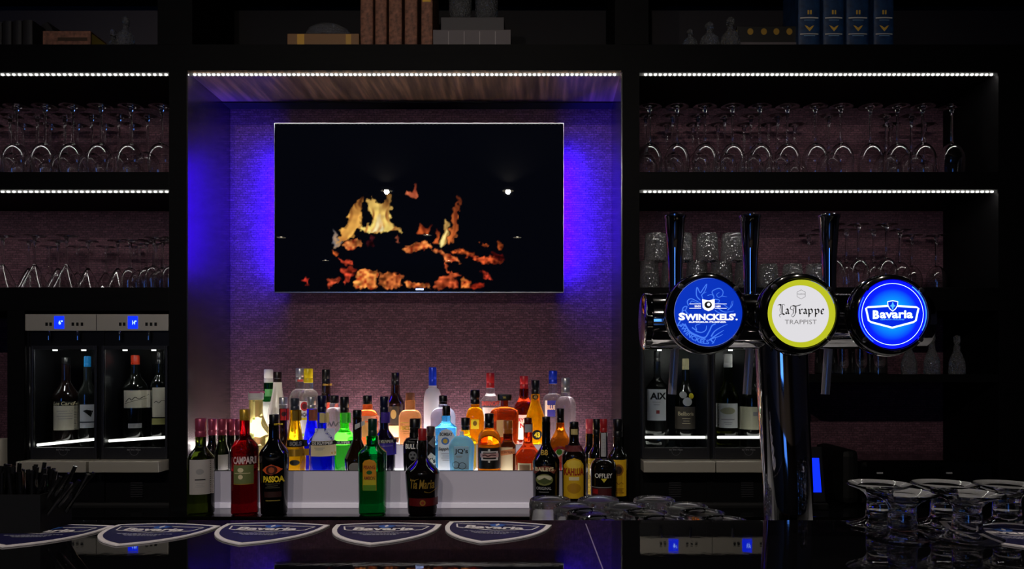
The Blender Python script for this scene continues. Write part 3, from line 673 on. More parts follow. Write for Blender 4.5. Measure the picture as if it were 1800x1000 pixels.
b = Bottle(R3, T2B, 573, (649,674,688,712), (7,7.5,14,14), M('dark rum glass', (28,14,9), .06, coat=.7), blackcap, 'dark rum bottle with black cap and round orange label')
b.label([('r',573,674,678,7.6,GO)], 'neck_band')
b.label([('e',577,716,8,9,ink((220,110,75))),('e',577,716,5,6,ink((190,60,40)))])
b = Bottle(R2, T2B, 588, (695,709,716,732), (7.5,8.5,16,14), liquid('silver clear gin', (205,208,212), .1), blackcap, 'small round clear bottle with black cap and dark print', lin_='round')
b.label([('s',[(577,748),(580,742),(583,749),(587,741),(590,749),(594,742),(598,748)],2.2,1.5,ink((70,72,78)))])
b = Bottle(R2, T2B, 646, (695,711,720,736), (8,8.5,18.5,18.5), liquid('peach liqueur', (240,140,75), .17), blackcap, 'clear bottle of peach-coloured liqueur with ribbed black cap', lin_='round')
b.label([('r',646,731,740,17,ink((225,150,120))),('r',644,742,768,12,ink((235,160,90)))])
b = Bottle(R3, T2B, 695, (655,677,690,712), (7,7.5,16,16), M('dark brown spirit', (30,13,10), .06, coat=.7), blackcap, 'tall dark brown bottle with black cap and cream lower label')
b.label([('r',692,714,746,9,ink((40,34,26))),('e',692,728,5,8,ink((150,125,70))),('r',694,748,768,13,ink((225,180,130)))])
b = Bottle(R2, T2B, 721, (690,704,720,736), (8,9,20,20), liquid('rose gold spirit', (240,190,130), .2), M('cork stopper', (120,70,40), .7), 'round clear bottle of rose-gold spirit with cork stopper', lin_='round')
b.label([('t','MACC',713,752,9,4,ink((190,150,40)),.05),('r',712,742,744,8,ink((200,160,70)))]+lines(714,758,764,7,ink((170,120,60)),2))
b = Bottle(R3, T2B, 760.5, (645,678,682,706), (6.8,7.2,15.5,15.5), M('frosted vodka glass', (225,226,236), .35, trans=.45), bluecap, 'frosted white vodka bottle with tall blue cap', lin_='round')
b = Bottle(R2, T2B, 779, (695,711,716,734), (7.3,8,22,21), liquid('pale blue clear gin', (205,222,245), .1), blackcap, 'round clear bottle with black cap behind the sky-blue bottle', lin_='round')
b = Bottle(R2, T2B, 835, (685,711,716,738), (8,7.5,16,15), liquid('gold tequila', (225,150,15), .15), blackcap, 'small flask of golden tequila with round black stopper', capbulge=1, n=2.6, dy=.7, lin_='round')
b.label([('r',835,737,754,7,YE),('e',835,744,3.5,4.5,ink((120,90,20)))])
b = Bottle(R3, T2B, 862, (655,682,690,706), (7.2,7.6,18,18), liquid('clear vodka', (228,226,228), .1), redcap, 'clear vodka bottle with red cap and red lettering')
b.label([('t','SMIRNOFF',862,709,15.5,4,ink((170,60,50)),.04),('r',862,716,740,14,ink((225,220,218)))])
b = Bottle(2.622, T2B, 887, (692.6,704,715,727), (12.5,6.5,25,24), liquid('amber almond liqueur', (150,62,18), .15), M('rectangular black cap', (20,17,8), .3), 'square amber bottle with wide rectangular black cap', n=5.0, dy=.8, lin_='round', capn=6)
b.label([('t','Disaronno',884,698,10,2.6,ink((190,170,60)),.03)], 'cap_lettering')
b.label([('r',886,738,768,13,ink((222,178,120)))])
b = Bottle(R3, T2B, 921, (660.5,683,697,716), (7.5,8.5,17,17), liquid('red whiskey', (125,32,12), .2), redcap, 'whiskey bottle with red wax top and white label')
b.label([('r',918,729,772,10,ink((228,214,202))),('t','RY',916,738,5,3,RE,.04),('t','N',918,748,4,4,RE,.04)])
b = Bottle(R2, T2B, 941, (668,693,702,738), (7.5,8,16.5,16.5), liquid('golden vanilla liqueur', (250,190,10), .22), blackcap, 'golden liqueur bottle with black cap and round black number label')
b.label([('e',941,698,5,4.5,BK),('t','43',941,698,3,2.6,GO,.05)], 'neck_label')
b.label([('e',944,764,8.5,8.5,BK),('t','43',944,764,5,4.6,YE,.05)])
b = Bottle(R3, T2B, 972, (651.5,675,692,703), (7.4,7.8,17.5,17.5), liquid('clear premium vodka', (228,228,232), .1), bluecap, 'clear vodka bottle with blue cap and dark blue label', lin_='round')
b.label([('r',969,704,732,9,ink((40,40,130))),('r',960,704,732,2,W_),('t','BLUE',969,716,7.5,4,ink((235,200,170)),.05)])
b = Bottle(2.64, T2B, 994, (664,690,697,714), (7.5,8,18.5,18), liquid('clear silver tequila', (225,226,228), .1), silvercap, 'clear bottle with silver cap at the right end of the step', lin_='round')

# ================================================================== WINE DISPENSERS
def dispenser(xs0, xs1, xdiv, doors, label, leds, shows, digits):
    yf = 2.462
    t = empty('wine_dispenser', (X(xs0,yf), yf, CNT_Z)); tag(t, label, 'wine dispenser')
    gp = lambda nm, m, x0, x1, y0, y1, d0, d1, par=None, bev=0: pb(t, nm, m, X(x0,yf), X(x1,yf), d0, d1, Z(y1,yf), Z(y0,yf), bev)
    zb = CNT_Z
    bm = bmesh.new(); L_ = t.location
    def sb(x0,x1,d0,d1,z0,z1): add_box(bm, x0-L_.x, x1-L_.x, d0-L_.y, d1-L_.y, z0-L_.z, z1-L_.z)
    xa, xb, xd = X(xs0,yf), X(xs1,yf), X(xdiv,yf)
    sb(xa, xa+.012, yf, 2.78, zb, Z(553,yf)); sb(xb-.012, xb, yf, 2.78, zb, Z(553,yf)); sb(xd-.012, xd+.012, yf, 2.78, zb, Z(582,yf))
    sb(xa, xb, 2.765, 2.785, zb, Z(553,yf)); sb(xa, xb, yf+.004, 2.78, Z(610,yf), Z(553,yf)); sb(xa, xb, yf+.008, 2.78, zb, .985)
    bm_obj('cabinet', bm, M('dispenser black', (9,9,11), .3), t)
    cp = pb(t, 'control_panel', steel, xa+.002, xb-.002, yf-.008, yf+.002, Z(581.5,yf), Z(552.5,yf), .001)
    pb(t, 'panel_seam', matt, X(172 if xs0 < 900 else 1251,yf)-.0008, X(172 if xs0 < 900 else 1251,yf)+.0008, yf-.0085, yf-.007, Z(581,yf), Z(553,yf))
    for sx_, dg in zip(shows, digits):
        s_ = gp('display', screen_blue, sx_-8.5, sx_+8.5, 556, 578, yf-.0095, yf-.0078)
        A = Art().text(dg, 0, 0, .014, .014, screen_txt, 1, .03)
        A.build('digits', lambda x, z, o: (x, -o, z), s_, (X(sx_+3,yf)-L_.x, yf-.0096-L_.y, Z(567,yf)-L_.z), maxlen=0)
        for kx in (-22,-15,24,32,40):
            gp('button', matt, sx_+kx-2, sx_+kx+2, 567, 573, yf-.0098, yf-.0078)
    for a0, b0 in doors:
        x0, x1 = X(a0,yf)-.008, X(b0,yf)+.008; z0, z1 = Z(806,yf), Z(608,yf)
        bm = bmesh.new()
        def fb(xa_,xb_,za_,zb_): add_box(bm, xa_-L_.x, xb_-L_.x, yf-.012-L_.y, yf-L_.y, za_-L_.z, zb_-L_.z, .001)
        fb(x0, x0+.008, z0, z1); fb(x1-.008, x1, z0, z1); fb(x0+.008, x1-.008, z1-.012, z1); fb(x0+.008, x1-.008, z0, Z(786,yf))
        dr = bm_obj('door', bm, M('door frame', (26,26,29), .35), t)
        pz = bmesh.new(); add_box(pz, x0+.008-L_.x, x1-.008-L_.x, yf-.008-L_.y, yf-.005-L_.y, Z(786,yf)-L_.z, z1-.012-L_.z)
        bm_obj('glass_pane', pz, pane, dr)
        xc = (x0+x1)/2; zc = Z(792,yf)
        A = Art().polys(stroke(ell(0,0,.014,.014,24), .0012, closed=True), ink((90,90,95))).poly(rect(0,.004,.024,.0035), M('door frame'), 1.5).text('by the glass', 0, .004, .044, .006, ink((120,120,122)), 2, .02)
        A.build('emblem', lambda x, z, o: (x, -o, z), dr, (xc-L_.x, yf-.0125-L_.y, zc-L_.z), maxlen=0)
        for fx in (.28,.72):
            lathe('nozzle', [(0,0),(.004,0),(.005,.02),(.003,.03),(0,.03)], chrome, t, (x0+(x1-x0)*fx-L_.x, yf-.012-L_.y, Z(598,yf)-L_.z), seg=12)
            lathe('cabinet_spot', [(0,0),(.007,0),(.007,.004),(0,.004)], tinyspot, t, (x0+(x1-x0)*fx-L_.x, yf+.02-L_.y, Z(613,yf)-L_.z-.006), seg=14)
        # drip shelf and the grille beneath
        bm = bmesh.new(); d0, d1 = yf-.075, yf+.004; za, zb_ = Z(830.5,d0), Z(811.5,d0)
        add_box(bm, x0-.0035-L_.x, x1+.0035-L_.x, d0-L_.y, d1-L_.y, za-L_.z, zb_-L_.z, .0015)
        bm_obj('drip_shelf', bm, steel, t)
        bm = bmesh.new()
        for k in range(9): add_box(bm, xc-.02-L_.x, xc+.02-L_.x, yf+.002-L_.y, yf+.010-L_.y, Z(874-k*4,yf)-L_.z, Z(872-k*4,yf)-L_.z)
        bm_obj('grille', bm, M('grille slats', (34,34,38), .4), t)
    for (xa_, ya_), (xb_, yb_) in leds:
        bm = bmesh.new(); dd = yf+.028
        tube(bm, [(X(xa_,dd)-L_.x, dd-L_.y, Z(ya_,dd)-L_.z), (X(xb_,dd)-L_.x, dd-L_.y, Z(yb_,dd)-L_.z)], .0045, 8)
        bm_obj('light_tube', bm, inlamp, t)
    pb(t, 'kick_strip', M('kick strip', (60,60,62), .3, metal=.5), xa, xb, yf-.004, yf+.004, CNT_Z, CNT_Z+.008)
    return t
dispenser(45, 299, 177, ((62,169),(186,293)), 'black two-door wine dispenser with steel panel in the left bay', [((66,782),(166,772)),((189,775),(296,768))], [(107),(236)], ['6°','14°'])
dispenser(1124, 1382, 1248.5, ((1132,1242),(1256,1372)), 'black two-door wine dispenser in the right bay behind the tap column', [((1134,768.5),(1240,768.5)),((1261,768.5),(1372,768.5))], [(1183),(1312)], ['9°','12°'])
IN = 2.565; FZ = .9852
def cellar(px, ys, ws, body, cap, label, art, d=IN):
    b = Bottle(d, FZ, px, ys, ws, body, cap, label, name='wine_bottle', group='wine bottles in the dispensers')
    if art: b.label(art)
    return b
tan = ink((215,205,185))
cellar(116, (628,640,668,700), (6.5,7,22,22), dark('brown wine glass', (16,9,8)), None or blackcap, 'dark bottle with large cream label, leftmost in the left dispenser', [('r',116,705,712,20,BK),('t','Los Cardos',114,709,18,3.2,CR,.02,.2),('r',116,713,756,20.5,tan)]+lines(114,722,740,12,GR_,4))
cellar(154, (626,645,668,694), (5.5,6.5,15,15), dark('grey wine glass', (20,22,20)), M('sky foil', (30,130,200), .35), 'slim bottle with blue foil and bird label in the left dispenser', [('r',154,711,752,12.5,ink((205,205,210))),('p',[(147,722),(153,720),(160,722),(155,725),(158,733),(153,727)],BK),('r',154,741,743,12.5,ink((50,60,70)))])
cellar(238, (624,641,656,684), (7,7.5,21,21), winedark, M('red orange foil', (170,45,20), .35), 'bottle with red foil and square script label in the left dispenser', [('r',238,686,717,19.5,tan),('s',[(223,706),(229,700),(233,703),(238,698),(243,701),(248,697),(254,693)],1.4,.8,BK),('s',[(222,709),(236,705),(252,700)],.9,.5,BK),('r',238,744,752,9,GR_)])
cellar(281, (618,640,655,676), (5.5,6,15,15), winedark, M('black foil', (10,10,11), .35), 'bottle with tall narrow white label, rightmost in the left dispenser', [('r',281,681,733,12.5,tan),('s',[(272,708),(276,705),(280,708),(284,704),(290,706)],1.1,.7,BK),('r',281,735,746,12.5,ink((160,155,95)))])
cellar(1155, (616,636,660,684), (5.5,6,20,20), gl('clear bottle glass', (222,226,224)), M('black foil'), 'clear bottle with white label in bold black letters, right dispenser', [('r',1155,684,739,16,ink((222,222,224))),('t','AIX',1157,696,14,6,BK,.04),('r',1156,721,727,3,ink((150,60,60)))]+lines(1154,706,716,7,GR_,2))
cellar(1205, (630,650,668,700), (6,6.5,18.5,18.5), winedark, M('cream foil', (190,180,140), .35), 'dark bottle with medals and brown label in the right dispenser', [('e',1201,694,6,6,GR_),('e',1215,696,4.5,5,ink((200,180,40))),('e',1208,706,8,7.5,ink((190,188,190))),('r',1206,715,754,17,ink((82,74,66))),('t','Bellboria',1206,727,13,3.4,CR,.02)]+lines(1206,735,748,7,CR,3))
cellar(1279.5, (622,646,668,700), (7.5,7.5,19.5,19.5), liquid('yellow green wine glass', (95,105,14), .2), M('white foil', (205,203,200), .35), 'yellow-green bottle with white foil and chateau label, right dispenser', [('r',1279.5,709,752,17.5,ink((205,205,203))),('e',1279.5,722,12,6,ink((150,148,120))),('r',1279.5,736,738,11,GR_)]+lines(1279.5,742,748,7,GR_,2))
cellar(1322, (622,646,668,700), (7,7,19.5,19.5), winedark, M('black foil'), 'dark bottle with plain cream label beside the tap column', [('r',1322,715,755,17.5,ink((208,204,176))),('r',1328,724,731,5,GR_)])

# ================================================================== GLASSWARE ON THE SHELVES
def stem_glass_meshes(nm, h, rf, rs, zs, bowl):
    """upright: foot, stem up to zs, bowl outer profile (r, z above zs); wall 1.2 mm"""
    foot = lathe_mesh(nm+'_foot', [(0,0),(rf*.97,0),(rf,.0012),(rf*.97,.0022),(rf*.45,.0032),(rs*2.0,.0065),(rs*1.25,.020),(0,.020)], glass, seg=36)
    stem = lathe_mesh(nm+'_stem', [(0,.0202),(rs*1.24,.0202),(rs,.032),(rs*.95,zs*.6),(rs,zs-.012),(rs*1.4,zs-.0002),(0,zs-.0002)], glass, seg=16)
    out = [(r, zs+z) for r, z in bowl]; inn = [(max(r-.0014,0), zs+z+(.005 if i < 1 else .0014)) for i, (r, z) in enumerate(bowl)]
    inn[-1] = (bowl[-1][0]-.0012, zs+bowl[-1][1])
    pr = [(0,zs)]+[q_ for q_ in out if q_[0] > 0]+[q_ for q_ in inn[::-1] if q_[0] > 0]+[(0, zs+.006)]
    bw = lathe_mesh(nm+'_bowl', pr, glass, seg=40)
    return (('foot',foot),('stem',stem),('bowl',bw)), h
def place_stem(kind, px, d, shelf, label, group, cat='wine glass', name='wine_glass', sc=1.0):
    parts, h = kind
    r = empty(name, (X(px,d), d, shelf+h*sc+.0004)); r.rotation_euler = (PI, 0, random.uniform(0,6)); r.scale = (sc,sc,sc)
    tag(r, label, cat, group)
    for nm, me_ in parts: link(nm, me_, r)
    return r
def bowl_curve(R, H, rim, k=10):
    o = [(.006,0)]
    for i in range(1, k+1):
        if i <= 6: a = i/6*PI/2; r, zz_ = max(R*math.sin(a), .0062), .5*H*(1-math.cos(a))
        else: t = (i-6)/(k-6); r, zz_ = R+(rim-R)*t**1.5, H*(.5+.5*t)
        o.append((r, zz_))
    return o
SH2 = Z2T+.0002
big = stem_glass_meshes('wine', .246, .041, .0042, .125, bowl_curve(.0432,.121,.038))
for row, (d_, pxs) in enumerate(((2.537,(-20,29,79,127.5,177,230,284)), (2.637,(-28,18,66,114,161,209,259)), (2.735,(-12,40,88,136,184,232)))):
    for k, px in enumerate(pxs):
        place_stem(big, px, d_, SH2, 'upturned wine glass, %s from left in %s row, upper left shelf' % (ORD[k], ['front','middle','back'][row]), 'wine glasses on the upper left shelf')
for row, (d_, pxs) in enumerate(((2.537,(1142,1190,1239,1287.5,1335.5,1384,1433,1478,1530,1577.5,1622,1673)), (2.637,(1135,1182,1227,1274,1320,1367,1457,1558,1602)), (2.735,(1172,1218,1262,1308,1351,1397,1566,1626)))):
    for k, px in enumerate(pxs):
        place_stem(big, px, d_, SH2, 'upturned wine glass, %s from left in %s row, upper right shelf' % (ORD[k], ['front','middle','back'][row]), 'wine glasses on the upper right shelf')
SH3 = Z3T+.0002
cone = stem_glass_meshes('cocktail', .186, .034, .0036, .098, [(.005,0),(.012,.012),(.022,.032),(.033,.056),(.041,.074),(.046,.088)])
for row, (d_, pxs) in enumerate(((2.54,(5,61,117)), (2.63,(51,102,155,207)), (2.73,(86,136,186,236)))):
    for k, px in enumerate(pxs):
        place_stem(cone, px, d_, SH3, 'upturned cocktail glass, %s from left in %s row, lower left shelf' % (ORD[k], ['front','middle','back'][row]), 'cocktail glasses on the lower left shelf', 'cocktail glass', 'cocktail_glass', sc=[1,.99,.97][row])
small = stem_glass_meshes('small', .178, .030, .0036, .095, bowl_curve(.028,.083,.025))
for row, (d_, pxs) in enumerate(((2.53,(270,300)), (2.58,(229,258,286)), (2.65,(245,275,305)))):
    for k, px in enumerate(pxs):
        place_stem(small, px, d_, SH3, 'small upturned stem glass, %s from left in %s row, right end of lower left shelf' % (ORD[k], ['front','middle','back'][row]), 'small stem glasses on the lower left shelf', 'stem glass', 'stem_glass')
med = stem_glass_meshes('medium', .223, .037, .0040, .112, bowl_curve(.036,.111,.031))
for row, (d_, pxs) in enumerate(((2.535,(1466,1509,1558)), (2.635,(1445,1488,1536,1582)), (2.735,(1422,1603,1646)))):
    for k, px in enumerate(pxs):
        place_stem(med, px, d_, SH3, 'upturned stem glass, %s from left in %s row, shelf above the blue tap' % (ORD[k], ['front','middle','back'][row]), 'stem glasses on the shelf behind the taps', 'stem glass', 'stem_glass')
# cut tumblers, upturned and stacked
def tumbler_mesh(nm, h, rt, rb, mat, wall=.003, base=.012, seg=36):
    # mouth down: mouth at z=0, base on top
    return lathe_mesh(nm, [(rt,0),(rt*.98,h*.3),(rb*1.02,h*.9),(rb*1.0,h-.005),(rb*.98,h-.0015),(rb*.93,h),(rb*.86,h-.0006),(rb*.78,h-.0035),(rb*.5,h-.005),(0,h-.0055)][::1]+[(0,h-base),(rb-wall*1.6,h-base),(rb-wall,h-base-.004),(rt-wall,.001),(rt,0)], mat, seg=seg)
ct = tumbler_mesh('cut_tumbler', .0945, .0395, .034, cut)
for row, (zz_, pxs) in enumerate(((SH3,(1139,1182,1225,1268,1311)), (SH3+.0948,(1152,1198,1243,1287)))):
    for k, px in enumerate(pxs):
        o = link('tumbler', ct, None, (X(px,2.52), 2.52, zz_+.0003)); o.rotation_euler.z = k*.7
        tag(o, 'upturned cut-glass tumbler, %s from left in %s layer, behind blue-labelled tap' % (ORD[k], ['bottom','top'][row]), 'tumbler', 'stacked cut tumblers')
ct2 = tumbler_mesh('short_tumbler', .0855, .037, .031, cut)
for k, px in enumerate((1350,1393,1434)):
    tag(link('tumbler', ct2, None, (X(px,2.525), 2.525, SH3+.0003)), 'short cut tumbler, %s from left, behind the white middle tap sign' % ORD[k], 'tumbler', 'short tumblers in the middle')
# lower right shelf
SH4 = Z(658,D0)+.0002
hb = tumbler_mesh('highball', .150, .031, .027, glass, wall=.0016, base=.01)
for k, px in enumerate((1449,1480,1511,1543)):
    tag(link('highball_glass', hb, None, (X(px,2.56), 2.56, SH4)), 'upturned highball glass, %s from left on the low shelf under blue tap' % ORD[k], 'highball glass', 'highball glasses on the low shelf')
for k, (px, yt) in enumerate(((1598,592),(1638,588),(1682,592))):
    d_ = 2.57; h = (658-yt)/F*d_+.006
    t = empty('crystal_decanter', (X(px,d_), d_, SH4)); tag(t, ['small cut decanter half hidden by the blue tap sign','middle small cut decanter on the low right shelf','rightmost small cut decanter on the low right shelf'][k], 'decanter', 'small cut decanters on the low shelf')
    lathe('decanter_body', [(0,0),(.025,0),(.027,.006),(.026,h*.3),(.018,h*.48),(.011,h*.6),(.010,h*.74),(.012,h*.75),(0,h*.75)], cut, t, seg=20)
    lathe('stopper', [(0,h*.752),(.008,h*.752),(.012,h*.85),(.010,h*.97),(0,h)], cut, t, seg=14)

# ================================================================== TOP SHELF
TS = ZT+.0003
def book(px0, px1, h, d0, depth, mat, label, group, bands=(), pages=None, name='book', tilt=0, zoff=0, art=None):
    x0, x1 = X(px0,d0), X(px1,d0); wd = x1-x0
    t = empty(name, ((x0+x1)/2, d0, TS+zoff)); tag(t, label, 'book', group)
    bm = bmesh.new(); n_ = 8; vs0, vs1 = [], []
    # rounded spine facing the room, boards going back
    sec = [(-wd/2, depth), (-wd/2, .006)]+[(-wd/2*math.cos(PI*i/n_), .006-.006*math.sin(PI*i/n_)) for i in range(1,n_)]+[(wd/2,.006),(wd/2,depth),(wd/2-.003,depth),(wd/2-.003,.010),(-wd/2+.003,.010),(-wd/2+.003,depth)]
    a0 = [bm.verts.new((x,y,0)) for x,y in sec]; a1 = [bm.verts.new((x,y,h)) for x,y in sec]
    for i in range(len(sec)): j = (i+1) % len(sec); bm.faces.new((a0[i],a0[j],a1[j],a1[i]))
    bm.faces.new(a0); bm.faces.new(a1[::-1])
    bm_obj('cover', bm, mat, t, smooth=True, sharp=30)
    bm = bmesh.new(); add_box(bm, -wd/2+.0032, wd/2-.0032, .0102, depth-.004, .003, h-.003); bm_obj('pages', bm, pages or paperpg, t)
    if art:
        A = Art(); art(A, wd, h); A.build('spine_print', lambda x, z, o: (x, .006-.006*math.sqrt(max(0,1-(x/(wd/2))**2))-o, z), t, maxlen=.004)
    if tilt: t.rotation_euler.y = tilt
    return t
paperpg = M('book pages', (150,130,85), .8)
leather = M('brown cloth binding', (142,96,74), .7); colour(leather, ramp(leather, noise(leather, texco(leather), 70), [(.3,(84,55,42)),(.7,(146,96,74))]))
darkl = M('dark binding', (30,26,26), .6); navyl = M('navy binding', (24,62,108), .5); colour(navyl, ramp(navyl, noise(navyl, texco(navyl), 40), [(.3,(14,36,66)),(.7,(24,60,100))]))
greyl = M('grey binding', (88,80,82), .6)
def flatbook(px0, px1, y0, d0, depth, th_, mat, label, zoff, group, art=None, pages=None):
    x0, x1 = X(px0,d0), X(px1,d0); wd = x1-x0
    t = empty('book', ((x0+x1)/2, d0, TS+zoff)); tag(t, label, 'book', group)
    bm = bmesh.new()
    add_box(bm, -wd/2, wd/2, .004, depth, 0, .003, .0008); add_box(bm, -wd/2, wd/2, .004, depth, th_-.003, th_, .0008); add_box(bm, -wd/2, wd/2, 0, .006, 0, th_, .002)
    bm_obj('cover', bm, mat, t)
    bm = bmesh.new(); add_box(bm, -wd/2+.003, wd/2-.003, .0062, depth-.003, .0032, th_-.0032); bm_obj('pages', bm, pages or paperpg, t)
    if art:
        A = Art(); art(A, wd, th_); A.build('spine_print', lambda x, z, o: (x, -o, z), t, maxlen=0)
    return t
GA = 'old books on the top left shelf'
for k, (a, b2, h) in enumerate(((-14,2,.108),(3,19,.112),(21,37,.113),(38,56,.115))):
    book(a, b2, h+.004, 2.53, .15, darkl, 'dark upright book, %s from left on the top left shelf' % ORD[k], GA)
bk = book(60, 77, .155, 2.53, .12, darkl, 'dark book leaning left behind the flat brown book', GA, tilt=-.62); bk.location.x = X(98,2.53); bk.location.y = 2.60; bk.location.z = TS+.011
flatbook(75, 159, 50, 2.475, .11, .056, leather, 'thick brown book lying flat on the top left shelf', 0, GA, lambda A, w_, h: A.poly(rect(.02,h*.5,.05,.006), ink((60,42,26))), pages=M('yellow pages', (190,165,70), .8))
GB = 'old books on the top middle shelf'
flatbook(505, 631, 57, 2.478, .16, .048, M('tan binding', (120,84,48), .6), 'tan book lying flat under the glass paperweight', 0, GB, lambda A, w_, h: A.poly(rect(-.075,h*.5,.012,h*.46), ink((190,140,30))).poly(rect(.085,h*.5,.009,h*.46), ink((170,125,30))))
for k, (a, b2) in enumerate(((633,655),(659,679),(683,706),(711,733),(740,760))):
    book(a, b2, .235+.004*(k % 2), 2.475+.004*(k % 3), .16, leather, 'brown upright book, %s from left on the top middle shelf' % ORD[k], GB, art=(lambda A, w_, h: A.poly(rect(0,.175,w_*.36,.02), ink((205,160,40)))) if k == 4 else None)
gbk = flatbook(761, 898, 52, 2.475, .17, .060, greyl, 'wide grey book at the bottom of the flat pair', 0, GB, lambda A, w_, h: [A.poly(rect(-w_/2+w_*(i+1)/5,h*.5,.0012,h*.4), ink((140,128,130))) for i in range(4)])
flatbook(775, 886, 28, 2.48, .15, .044, M('charcoal binding', (60,56,58), .6), 'narrow charcoal book on top of the flat pair under two tumblers', .0603, GB)
for k, px in enumerate((809.5, 855.5)):
    o = link('tumbler', lathe_mesh('tumbler', [(0,0),(.036,0),(.038,.004),(.040,.09),(.0375,.09),(.0355,.012),(0,.012)], cut, seg=30), None, (X(px,2.53), 2.53, TS+.1046))
    tag(o, '%s cut-glass tumbler standing on the flat books, cropped by the top' % ['left','right'][k], 'tumbler', 'tumblers on the flat books')
pw = lathe('glass_paperweight', [(0,0),(.066,0),(.078,.008),(.080,.02),(.070,.038),(.048,.052),(.02,.057),(0,.058)], cut, None, (X(577,2.54), 2.545, TS+.0482), seg=32, dy=.75)
tag(pw, 'faceted clear glass paperweight lying on the tan book', 'paperweight')
def decanter(px, d, R, h, label, dark_=False):
    t = empty('crystal_decanter', (X(px,d), d, TS)); tag(t, label, 'decanter', 'small crystal decanters on the top shelf')
    hb_ = h*.62
    lathe('decanter_body', [(0,.001),(R*.7,0),(R*.95,hb_*.18),(R,hb_*.4),(R*.88,hb_*.7),(R*.5,hb_*.92),(R*.3,hb_),(R*.28,h*.74),(R*.42,h*.75),(0,h*.75)], cut, t, seg=24)
    lathe('stopper', [(0,h*.752),(R*.25,h*.752),(R*.42,h*.82),(R*.42,h*.92),(R*.2,h),(0,h)], cut, t, seg=16)
decanter(199, 2.56, .024, .10, 'smaller crystal decanter beside the flat brown book')
decanter(221, 2.50, .030, .115, 'taller crystal decanter right of the flat brown book')
decanter(1213, 2.50, .026, .072, 'smallest of three crystal decanters on the top right shelf')
decanter(1247, 2.50, .034, .095, 'middle of three crystal decanters on the top right shelf')
decanter(1284, 2.50, .034, .112, 'tallest crystal decanter, beside the flat books, top right')
GC = 'books on the top right shelf'
flatbook(1292, 1402, 68, 2.50, .16, .030, greyl, 'grey book lying flat at the bottom, left of blue books', 0, GC)
flatbook(1296, 1400, 38, 2.505, .15, .056, M('black binding', (16,13,12), .5), 'black book with gilt spine panels lying on the grey book', .0303, GC, lambda A, w_, h: [A.poly(ell(-w_*.5+w_*q_,h*.66,.010,.011), ink((150,115,35))) for q_ in (.22,.45,.66,.88)])
def bluespine(A, w_, h):
    g = ink((200,160,60)); wv = ink((190,185,175))
    A.poly(rect(0,.10,w_*.42,.0022), wv).poly(rect(0,.092,w_*.25,.0012), ink((110,140,170))).poly(rect(0,.060-.014,w_*.42,.0013), wv).poly(rect(0,.040,w_*.26,.001), ink((110,140,170)))
    A.poly([(0,.054),(-.010,.066),(-.016,.075),(-.008,.072),(0,.066),(.008,.072),(.016,.075),(.010,.066)], g).text('II', 0, .118, .014, .014, g, 2, .03)
for k, (a, b2) in enumerate(((1404,1442),(1448,1484),(1489,1528),(1537,1572))):
    book(a, b2, .235, 2.475, .16, navyl, 'navy blue book with gilt emblem, %s from left on top right shelf' % ORD[k], GC, art=bluespine)

# ================================================================== BEER TAP TOWER
RD_, RZ, RR = 1.10, Z(565,1.10), .041
CX0, CX1 = X(1372,1.10), X(1386,1.10)
tt = empty('beer_tap_tower', (CX1, 1.10, .925)); tag(tt, 'chrome tee-shaped beer tower with three taps and round lit signs', 'beer tap')
L_ = Vector(tt.location)
bm = bmesh.new(); tube(bm, [(CX1-L_.x,0,0),(CX1-L_.x,0,.06),(CX1-.001-L_.x,0,.15),(CX0+.004-L_.x,0,.27),(CX0-L_.x,0,RZ-L_.z-.01)], .0335, 40, .038)
bm_obj('column', bm, chrome, tt, smooth=True, sharp=50)
bm = bmesh.new(); tube(bm, [(CX1-L_.x,0,.0),(CX1-L_.x,0,.022)], .05, 40); bm_obj('base_flange', bm, chrome, tt, smooth=True)
rx0, rx1 = X(1140,1.10), X(1622,1.10)
lathe('rail', [(0,rx0-L_.x),(RR*.97,rx0-L_.x),(RR,rx0+.003-L_.x),(RR,rx1-.003-L_.x),(RR*.97,rx1-L_.x),(0,rx1-L_.x)], chrome, tt, (0,0,RZ-L_.z), axis='X', seg=48)
lathe('end_cap', [(0,-.004),(RR*.9,-.004),(RR*1.02,-.001),(RR*1.02,.006),(0,.006)], chrome, tt, (rx0-L_.x-.0061,0,RZ-L_.z), axis='X', seg=40)
for k, px in enumerate((1187,1319,1457.5)):
    d_ = 1.2; x_ = X(px,d_); zt = Z(378,d_); zb = Z(520,d_)
    lathe('tap_handle', [(0,zb),(.0095,zb),(.0105,zb+.02),(.0115,zb+.06),(.0158,zt-.006),(.0172,zt-.004),(.0172,zt-.001),(.0155,zt),(0,zt)], chrome, tt, (x_-L_.x, d_-L_.y, -L_.z), seg=28)
    bm = bmesh.new(); tube(bm, [(x_-L_.x, .02, RZ-L_.z+.004),(x_-L_.x, d_-L_.y+.004, RZ-L_.z+.004)], .017, 20); tube(bm, [(x_-L_.x, d_-L_.y, RZ-.03-L_.z),(x_-L_.x, d_-L_.y, zb+.004-L_.z)], .014, 20)
    bm_obj('tap_body', bm, chrome, tt, smooth=True)
    bm = bmesh.new(); zs = Z(693,d_)-L_.z; tube(bm, [(x_-L_.x, d_-L_.y+.002, RZ-.03-L_.z),(x_-L_.x, d_-L_.y+.004, Z(620,d_)-L_.z),(x_-.004-L_.x, d_-L_.y+.006, zs)], .0068, 16)
    bm_obj('spout', bm, M('satin steel', (185,182,184), .3, metal=.5), tt, smooth=True)
